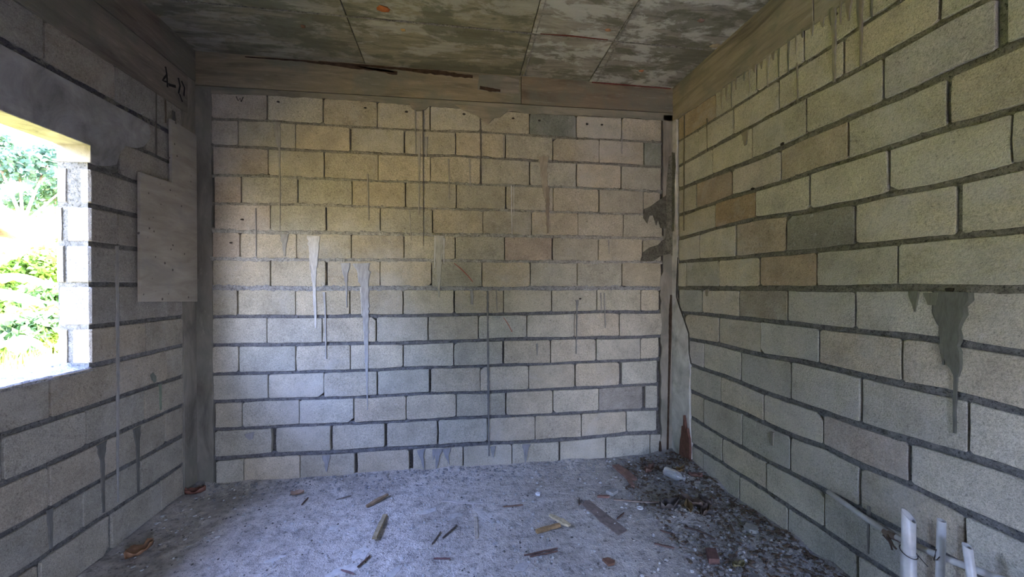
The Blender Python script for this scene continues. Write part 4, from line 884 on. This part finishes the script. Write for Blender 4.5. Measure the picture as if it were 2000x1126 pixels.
# ------------------------------------------------------------------ plastic pipes by the right wall
def tube(name, pts, r, mat, parent=None, n=16, inner=None, cut=None, color=None):
    V = []; F = []; K = len(pts)
    for k, p in enumerate(pts):
        p = Vector(p); d = (Vector(pts[min(k+1, K-1)])-Vector(pts[max(k-1, 0)])).normalized()
        s = d.cross(Vector((.31, .17, .93)) if abs(d.z) < .9 else Vector((1, 0, 0))).normalized(); t = s.cross(d)
        for i in range(n):
            a = 2*math.pi*i/n; q = p+s*(r*math.cos(a))+t*(r*math.sin(a))
            if cut and k == K-1: q = q+d*cut(q-p)
            V.append(q)
    for k in range(K-1):
        for i in range(n):
            j = (i+1) % n; F.append((k*n+i, k*n+j, (k+1)*n+j, (k+1)*n+i))
    # hollow end
    ri = r*.84; b0 = len(V)
    d = (Vector(pts[-1])-Vector(pts[-2])).normalized(); c = Vector(pts[-1])
    for i in range(n):
        q = V[(K-1)*n+i]; V.append(q+(c-q)*(1-ri/r)*1.0)
    for i in range(n): V.append(V[b0+i]-d*.06)
    for i in range(n):
        j = (i+1) % n; F.append(((K-1)*n+i, (K-1)*n+j, b0+j, b0+i)); F.append((b0+i, b0+j, b0+n+j, b0+n+i))
    F.append(tuple(b0+n+i for i in range(n))); F.append(tuple(range(n))[::-1])
    o = mesh_obj(name, V, F, M[mat], parent, smooth=True, color=color)
    bm = bmesh.new(); bm.from_mesh(o.data); bmesh.ops.recalc_face_normals(bm, faces=bm.faces); bm.to_mesh(o.data); bm.free()
    return o
def empty(name, loc):
    o = bpy.data.objects.new(name, None); COL.objects.link(o); o.location = loc; return o
def adopt(o, root):
    o.data.transform(Matrix.Translation(-root.location)); o.parent = root; return o
PX = 1.815
t1 = empty('pipe', (PX, 1.37, 0)); tag(t1, 'thickest upright white plastic pipe with a slanting cut top', 'pipe', 'upright plastic pipes by the right wall')
adopt(tube('pipe_body', [(PX, 1.366, -.02), (PX, 1.366, .2), (PX-.001, 1.366, .40), (PX-.001, 1.365, .555)], .0225, 'pvc', cut=lambda v: -.9*(v.y*-1)-.3*v.x), t1)
adopt(tube('coupling', [(PX, 1.366, .0), (PX, 1.366, .30), (PX, 1.366, .405)], .0250, 'pvc'), t1)
wr_ = [(PX+.027*math.cos(a), 1.366+.027*math.sin(a), .408+.012*math.sin(a)) for a in np.linspace(0, 2*math.pi, 21)]
adopt(tube('tie_wire', wr_, .0018, 'wire', n=6), t1)
t2 = empty('pipe', (PX+.03, 1.28, 0)); tag(t2, 'middle upright white plastic pipe, slim and bound with wire', 'pipe', 'upright plastic pipes by the right wall')
adopt(tube('pipe_body', [(1.842, 1.281, -.02), (1.842, 1.28, .3), (1.838, 1.272, .588)], .0135, 'pvc', cut=lambda v: .15*v.y), t2)
adopt(tube('tie_wire', [(1.828, 1.270, .452), (1.822, 1.276, .436), (1.826, 1.288, .430), (1.838, 1.291, .440), (1.83, 1.285, .458), (1.826, 1.280, .474)], .0016, 'wire', n=6), t2)
t3 = empty('pipe', (1.80, 1.165, 0)); tag(t3, 'nearest upright white plastic pipe, slim and leaning', 'pipe', 'upright plastic pipes by the right wall')
adopt(tube('pipe_body', [(1.80, 1.135, -.02), (1.80, 1.150, .40), (1.80, 1.170, .560)], .0135, 'pvc', cut=lambda v: .5*v.y), t3)
hp = empty('conduit_pipe', (1.868, 1.45, .42)); tag(hp, 'thin pale pipe running level along the right wall behind the uprights', 'pipe')
adopt(tube('pipe_length', [(1.872, 1.49, .405), (1.873, 1.62, .42), (1.876, 1.775, .441)], .0125, 'pvc'), hp)
adopt(tube('pipe_length', [(1.868, .75, .56), (1.868, 1.1, .474), (1.868, 1.28, .434), (1.868, 1.452, .410)], .0125, 'pvc'), hp)
jt = adopt(tube('torn_joint_tape', [(1.872, 1.505, .405), (1.871, 1.48, .402), (1.870, 1.455, .407), (1.870, 1.437, .410)], .0138, 'wood', color=(.20, .15, .12)), hp); tag(jt, 'brown torn tape wrapped at the joint')
for q in ([(1.865, 1.488, .395), (1.858, 1.468, .372), (1.860, 1.462, .350)], [(1.862, 1.478, .398), (1.852, 1.452, .375), (1.853, 1.440, .368)]):
    adopt(tube('tape_end', q, .004, 'wood', n=6, color=(.15, .11, .09)), hp)

# ceiling: rusty bolt stains and bits of board left in the slab
for i, (x, y, s, c, lb) in enumerate(((-.42, 2.61, .030, (.36, .12, .04), 'large orange rust knob'), (-.32, 2.80, .014, (.42, .27, .12), None), (1.04, 2.60, .018, (.40, .22, .13), None), (1.50, 3.05, .018, (.38, .17, .10), None), (-.97, 2.86, .014, (.16, .09, .05), None), (-.30, 2.42, .01, (.5, .4, .25), None), (.13, 2.42, .01, (.5, .45, .35), None), (1.87, 2.66, .03, (.33, .28, .18), None), (1.60, 2.42, .02, (.2, .14, .11), None))):
    r = random.Random(i); n = 9; V = []; F = []
    for k, (rr, z) in enumerate(((1.0, H+.004), (.8, H-.006), (.4, H-.012))):
        for a in range(n):
            an = 2*math.pi*a/n; q = s*rr*(.7+.6*r.random()); V.append((x+q*1.4*math.cos(an), y+q*math.sin(an), z))
    for k in range(2):
        for a in range(n): F.append((k*n+a, k*n+(a+1) % n, (k+1)*n+(a+1) % n, (k+1)*n+a))
    F.append([2*n+a for a in range(n)])
    o = mesh_obj('rust_knob', V, F, M['mark'], ceiling, color=c)
    if lb: tag(o, lb)

# ================================================================== outside the window
def ghf(x, y): return -.35+.11*(-2.2-x)*(x < -2.2)+.10*fbm(x*.5, y*.5, 61, 3)
gx = np.concatenate([np.linspace(-45, -12, 40)[:-1], np.linspace(-12, -2.005, 80)]); gy = np.linspace(-20, 45, 150)
X, Y = np.meshgrid(gx, gy, indexing='ij')
Z = np.where(X < -2.2, -.35+.11*(-2.2-X), -.35)+.10*fbm(X*.5, Y*.5, 61, 3)
lawn = grid_obj('grassy_ground', np.stack([X, Y, Z], -1), M['grass']); tag(lawn, 'sunlit grassy bank rising outside the window', 'ground', kind='structure')
bm = bmesh.new(); v = [bm.verts.new(p) for p in ((-2.2, -45, -.36), (30, -45, -.36), (30, YR-.15, -.36), (-2.2, YR-.15, -.36))]; bm.faces.new(v)
tag(bm_obj('bare_ground', bm, M['floor']), 'bare ground outside the doorway', 'ground', kind='structure')
gz = lambda x, y: float(-.35+(.11*(-2.2-x) if x < -2.2 else 0)+.10*fbm(np.array(x*.5), np.array(y*.5), 61, 3))

def grass_tufts(n, seed):
    r = np.random.default_rng(seed)
    x = -2.4-11*r.random(n)**1.2; y = 1.2+15*r.random(n)
    z = np.array([gz(a, b_) for a, b_ in zip(x, y)]); h = .10+.22*r.random(n); a = r.random(n)*6.28; w = .012+.02*r.random(n); lx = (r.random(n)-.5)*.2; ly = (r.random(n)-.5)*.2
    V = np.zeros((n, 3, 3)); V[:, 0] = np.stack([x-np.cos(a)*w, y-np.sin(a)*w, z-.02], -1); V[:, 1] = np.stack([x+np.cos(a)*w, y+np.sin(a)*w, z-.02], -1); V[:, 2] = np.stack([x+lx, y+ly, z+h], -1)
    o = mesh_obj('grass_blades', V.reshape(-1, 3).tolist(), [(3*i, 3*i+1, 3*i+2) for i in range(n)], M['foliage'], color=(.32, .42, .09))
    tag(o, 'yellow-green grass growing on the bank outside', 'grass', kind='stuff')
grass_tufts(26000, 3)

def crown(name, blobs, n, leaf, mat, col, parent, seed, loc):
    r = np.random.default_rng(seed); V = []; 
    per = [n*b[4]/sum(bb_[4] for bb_ in blobs) for b in blobs]
    allv = []
    for b, k in zip(blobs, per):
        k = int(k); d = r.normal(size=(k, 3)); d /= np.linalg.norm(d, axis=1)[:, None]; rad = r.random(k)**.4
        c = np.array(b[:3])+d*rad[:, None]*np.array([b[3], b[3], b[3]*.75])
        a = r.normal(size=(k, 3)); a /= np.linalg.norm(a, axis=1)[:, None]; t = np.cross(a, r.normal(size=(k, 3))); t /= np.linalg.norm(t, axis=1)[:, None]
        L = leaf*(.6+.8*r.random(k))[:, None]; w = L*.32
        q = np.stack([c, c+a*L*.5+t*w, c+a*L, c+a*L*.5-t*w], 1); allv.append(q)
    Q = np.concatenate(allv); m = len(Q)
    me = bpy.data.meshes.new(name); me.vertices.add(m*4); me.vertices.foreach_set('co', (Q.reshape(-1, 3)-np.array(loc)).reshape(-1).astype(np.float32))
    me.loops.add(m*4); me.loops.foreach_set('vertex_index', np.arange(m*4, dtype=np.int32)); me.polygons.add(m); me.polygons.foreach_set('loop_start', np.arange(0, m*4, 4, dtype=np.int32)); me.update(calc_edges=True)
    me.materials.append(M[mat]); o = bpy.data.objects.new(name, me); COL.objects.link(o); o.parent = parent; o.color = (*col, 1); return o
def branchy(name, segs, parent, loc, mat='bark'):
    V = []; F = []
    for (p, q, r0, r1) in segs:
        p, q = Vector(p), Vector(q); d = (q-p).normalized(); s = d.cross(Vector((.3, .9, .1))).normalized(); t = s.cross(d); b0 = len(V); n = 7
        for pt, rr in ((p, r0), ((p+q)/2+s*r0*.4, (r0+r1)/2), (q, r1)):
            for i in range(n): a = 6.283*i/n; V.append(pt+s*rr*math.cos(a)+t*rr*math.sin(a)-Vector(loc))
        for k in range(2):
            for i in range(n): j = (i+1) % n; F.append((b0+k*n+i, b0+k*n+j, b0+(k+1)*n+j, b0+(k+1)*n+i))
    return mesh_obj(name, V, F, M[mat], parent)
def tree(x, y, h, blobs, n, leaf, col, label, seed, group, cat='tree'):
    z = gz(x, y); root = empty('tree', (x, y, z)); tag(root, label, cat, group)
    segs = [((x, y, z-.1), (x+.1, y, z+h*.5), .13, .09)]
    bl = []
    for (dx, dy, dz, R, k) in blobs:
        segs.append(((x+.1, y, z+h*(.35+.1*(dz/h))), (x+dx, y+dy, z+dz), .06, .02)); bl.append((x+dx, y+dy, z+dz, R, k))
    branchy('trunk', segs, root, root.location); crown('crown', bl, n, leaf, 'foliage', col, root, seed, root.location)
def bush(x, y, R, hgt, n, leaf, col, label, seed, group, name='bush'):
    z = gz(x, y); root = empty(name, (x, y, z)); tag(root, label, 'bush', group); r = random.Random(seed); bl = []; segs = []
    for i in range(9):
        a = r.random()*6.28; q = R*.7*math.sqrt(r.random()); zz = z+hgt*(.2+.75*r.random()); bl.append((x+q*math.cos(a), y+q*math.sin(a), zz, R*.5, 1)); segs.append(((x, y, z-.05), (x+q*math.cos(a), y+q*math.sin(a), zz), .03, .008))
    branchy('stem', segs, root, root.location); crown('foliage', bl, n, leaf, 'foliage', col, root, seed, root.location)

# the ray through the window leaves along (-1.03, 1.165); things stand at distance t along it, shifted by s sideways
def outp(t, px): 
    cx_ = (px-1000)/789.68; return ((_f.x+_r.x*cx_)*t, (_f.y+_r.y*cx_)*t)
GT = 'trees beyond the grassy bank'; GB = 'bushes outside the window'
x, y = outp(15, 40); tree(x, y, 6.2, [(0, 0, 4.9, .9, 1.2), (-.9, -.5, 4.2, .7, .8), (.5, .6, 5.4, .55, .5), (-.3, -.7, 5.6, .5, .4), (.9, .9, 4.4, .5, .45), (-1.4, -1.0, 5.0, .5, .4)], 2600, .22, (.06, .12, .07), 'tall sparse blue-green tree against the white sky', 31, GT)
x, y = outp(17, 108); tree(x, y, 5.6, [(0, 0, 4.2, .7, 1), (.6, .5, 5.0, .45, .5), (-.6, -.6, 3.6, .6, .7), (.9, .9, 3.9, .6, .6)], 1500, .22, (.07, .14, .06), 'smaller sparse tree right of the tall one, behind the jamb edge', 32, GT)
x, y = outp(17, -260); tree(x, y, 6.0, [(0, 0, 4.6, 1.3, 1), (1, 1, 4.0, 1, 1), (-1, -1, 5.4, 1, 1)], 3500, .24, (.06, .12, .05), 'dense tree far left beyond the window edge', 33, GT)
for t, px, R, hg, n, c, lb, s in ((11.5, 95, 1.0, 1.95, 4200, (.17, .30, .05), 'bright green leafy bush at the window jamb side', 41), (11.0, 15, 1.0, 1.6, 4200, (.16, .28, .04), 'yellow-green bush at the far left of the view', 42), (8.2, 105, .60, 1.25, 2200, (.12, .24, .06), 'lower bush in front of the bright one by the jamb', 43),
        (12.5, -110, 1.3, 2.2, 4200, (.13, .25, .05), 'broad green bush left beyond the window edge', 44), (7.2, 30, .5, .75, 1800, (.13, .24, .10), 'small dark green bush low in the window view', 45), (12.6, 190, 1.2, 2.1, 3500, (.13, .25, .05), 'green bush hidden partly behind the window jamb', 46), (7.6, 80, .42, .80, 1200, (.20, .30, .06), 'small yellow-green shrub right of the dark low bush', 47)):
    x, y = outp(t, px); bush(x, y, R, hg, n, .15, (c[0]*1.1, c[1]*1.0, c[2]), lb, s, GB)

for i, (tx, ty, tr) in enumerate(((-9.5, -11, 1.8), (-13.5, 3.0, 1.8), (-3, -13, 1.9), (3.5, -12, 1.9), (-15.5, 8.5, 1.7))):  # out-of-view trees added to block the low sky at window and doorway
    tree(tx, ty, 5.0, [(0, 0, 1.6, tr, 1.4), (.8, .9, 2.9, tr*.8, 1), (-.9, -.8, 2.7, tr*.8, 1), (0, 0, 3.6, tr*.6, .7)], 2600, .30, (.10, .17, .055), ['unseen leafy tree added at the far rear left to block low sky', 'unseen leafy tree added beside the shed to block low sky', 'unseen leafy tree added outside the doorway on its left to dim it', 'unseen leafy tree added outside the doorway on its right to dim it', 'unseen leafy tree added behind the shed to block low sky'][i], 70+i, GT)

for tx, ty, tl, sd in ((-9.5, .3, 'unseen tall dense tree added straight out from the window to block sky', 81), (-10.2, -4.3, 'unseen tall dense tree added to the rear of the window to block sky', 82)):  # unseen trees added opposite the window to cut sky light on the right wall
    tree(tx, ty, 7.0, [(0, 0, 2.2, 2.3, 1.3), (.6, 1.1, 3.7, 1.6, 1.1), (-.6, -1.1, 3.8, 1.6, 1.1), (0, 0, 4.9, 1.2, .4)], 3600, .34, (.10, .17, .055), tl, sd, GT)

def banana(x, y, leaves, label, seed):
    z = gz(x, y); root = empty('banana_plant', (x, y, z)); tag(root, label, 'plant', 'banana plants outside the window'); r = random.Random(seed)
    top = z+1.25
    V = []; F = []; n = 12
    for k, (hh, rr) in enumerate(((0, .11), (.5, .09), (1.0, .075), (1.3, .05))):
        for i in range(n): a = 6.283*i/n; V.append(Vector((rr*math.cos(a), rr*math.sin(a), hh)))
    for k in range(3):
        for i in range(n): j = (i+1) % n; F.append((k*n+i, k*n+j, (k+1)*n+j, (k+1)*n+i))
    mesh_obj('stem', V, F, M['leaf'], root, True, (.30, .36, .14))
    for (az, L, el, dr, wd) in leaves:
        N, K = 26, 7; P = np.zeros((N, K, 3)); d = np.array([math.cos(az), math.sin(az)]); sd = np.array([-d[1], d[0]])
        for i in range(N):
            s = i/(N-1); rad = L*s*math.cos(el)*(1-.12*s); zz = 1.2+L*s*math.sin(el)-dr*s*s*L
            w = wd*math.sin(math.pi*min(1, (s*.93+.05)))**.55 if s > .12 else wd*.06
            for j in range(K):
                q = (j/(K-1)-.5)*2; tear = 1-.10*(r.random() if abs(q) > .8 else 0)
                P[i, j] = (*(d*rad+sd*q*w*tear), zz-.42*w*abs(q)**1.4+(.012*((i % 3)-1) if abs(q) > .5 else 0))
        grid_obj('leaf_blade', P, M['banana'], root)
        st = mesh_obj('midrib', *[[], []][:0] or ([Vector((*(d*L*s*math.cos(el)*(1-.12*s)+sd*o_), 1.2+L*s*math.sin(el)-dr*s*s*L+.006+h_)) for s in np.linspace(0, .97, 12) for o_, h_ in ((-.014, 0), (0, .016), (.014, 0), (0, -.014))], [(4*i+k, 4*i+(k+1) % 4, 4*i+4+(k+1) % 4, 4*i+4+k) for i in range(11) for k in range(4)]), M['leaf'], root, color=(.45, .5, .22))
rt = math.atan2(-_r.y*-1, _r.x)     # azimuth of the camera's right
az_r = math.atan2(_r.y, _r.x)
x, y = outp(5.6, -95)
banana(x, y, [(az_r+.12, 1.75, .62, .52, .17), (az_r-.10, 1.70, .22, .28, .21), (az_r+2.4, 1.7, .6, .4, .2), (az_r+3.6, 1.7, .5, .4, .2), (az_r-1.3, 1.3, .4, .5, .2), (az_r+1.1, 1.5, 1.0, .4, .18)], 'banana plant at the left with long pale leaves across the window view', 1)
x, y = outp(9.5, -180)
banana(x, y, [(az_r+.4, 1.7, .8, .5, .2), (az_r-.6, 1.7, .5, .5, .2), (az_r+2.0, 1.6, .7, .5, .2), (az_r+3.3, 1.7, .6, .5, .2), (az_r+4.4, 1.5, .8, .4, .2)], 'second banana plant farther back on the bank', 2)
# low broad-leaved plant in the grass
x, y = outp(6.6, 22); z = gz(x, y); tp = empty('taro_plant', (x, y, z)); tag(tp, 'low broad-leaved plant standing in the sunlit grass', 'plant')
for k in range(6):
    a = k*1.05+.4; L = .32; tip = Vector((math.cos(a)*.22, math.sin(a)*.22, .42+.06*(k % 2)))
    P = np.zeros((9, 7, 3))
    for i in range(9):
        s = i/8; w = .13*math.sin(math.pi*min(1, s*.95+.04))**.6
        for j in range(7):
            q = (j/6-.5)*2; P[i, j] = (tip.x+math.cos(a)*L*(s-.35)-math.sin(a)*q*w, tip.y+math.sin(a)*L*(s-.35)+math.cos(a)*q*w, tip.z-.22*s*s-.05*abs(q)+.02)
    grid_obj('leaf_blade', P, M['banana'], tp)
    mesh_obj('leaf_stalk', [Vector((0, 0, -.02))+Vector((.008*c_, .008*s_, 0)) for c_, s_ in ((1, 0), (-.5, .87), (-.5, -.87))]+[tip+Vector((.006*c_, .006*s_, -.01)) for c_, s_ in ((1, 0), (-.5, .87), (-.5, -.87))], [(0, 1, 4, 3), (1, 2, 5, 4), (2, 0, 3, 5)], M['leaf'], tp, color=(.25, .35, .12))
# tin-roofed shed showing over the bushes
x, y = outp(15.0, -75); z = gz(x, y); sh = empty('shed', (x, y, z)); tag(sh, 'small shed with a rusty brown tin roof behind the bushes', 'shed')
sh.rotation_euler = (0, 0, az_r+.15)
bm = bmesh.new(); box(bm, -1.2, .75, -.8, .8, -.3, 1.95); bm_obj('shed_wall', bm, M['mat_plank'], sh)
for sgn in (-1, 1):
    V = []; F = []; n = 28
    for i in range(n):
        u = -1.35+2.3*i/(n-1); zc = .015*math.sin(i*math.pi/1.5)
        V += [(u, 0, 2.45+zc), (u, sgn*1.0, 1.92+zc)]
    for i in range(n-1): F.append((2*i, 2*i+1, 2*i+3, 2*i+2))
    o = mesh_obj('roof_sheet', V, F, M['tin'], sh); sm = o.modifiers.new('t', 'SOLIDIFY'); sm.thickness = .01
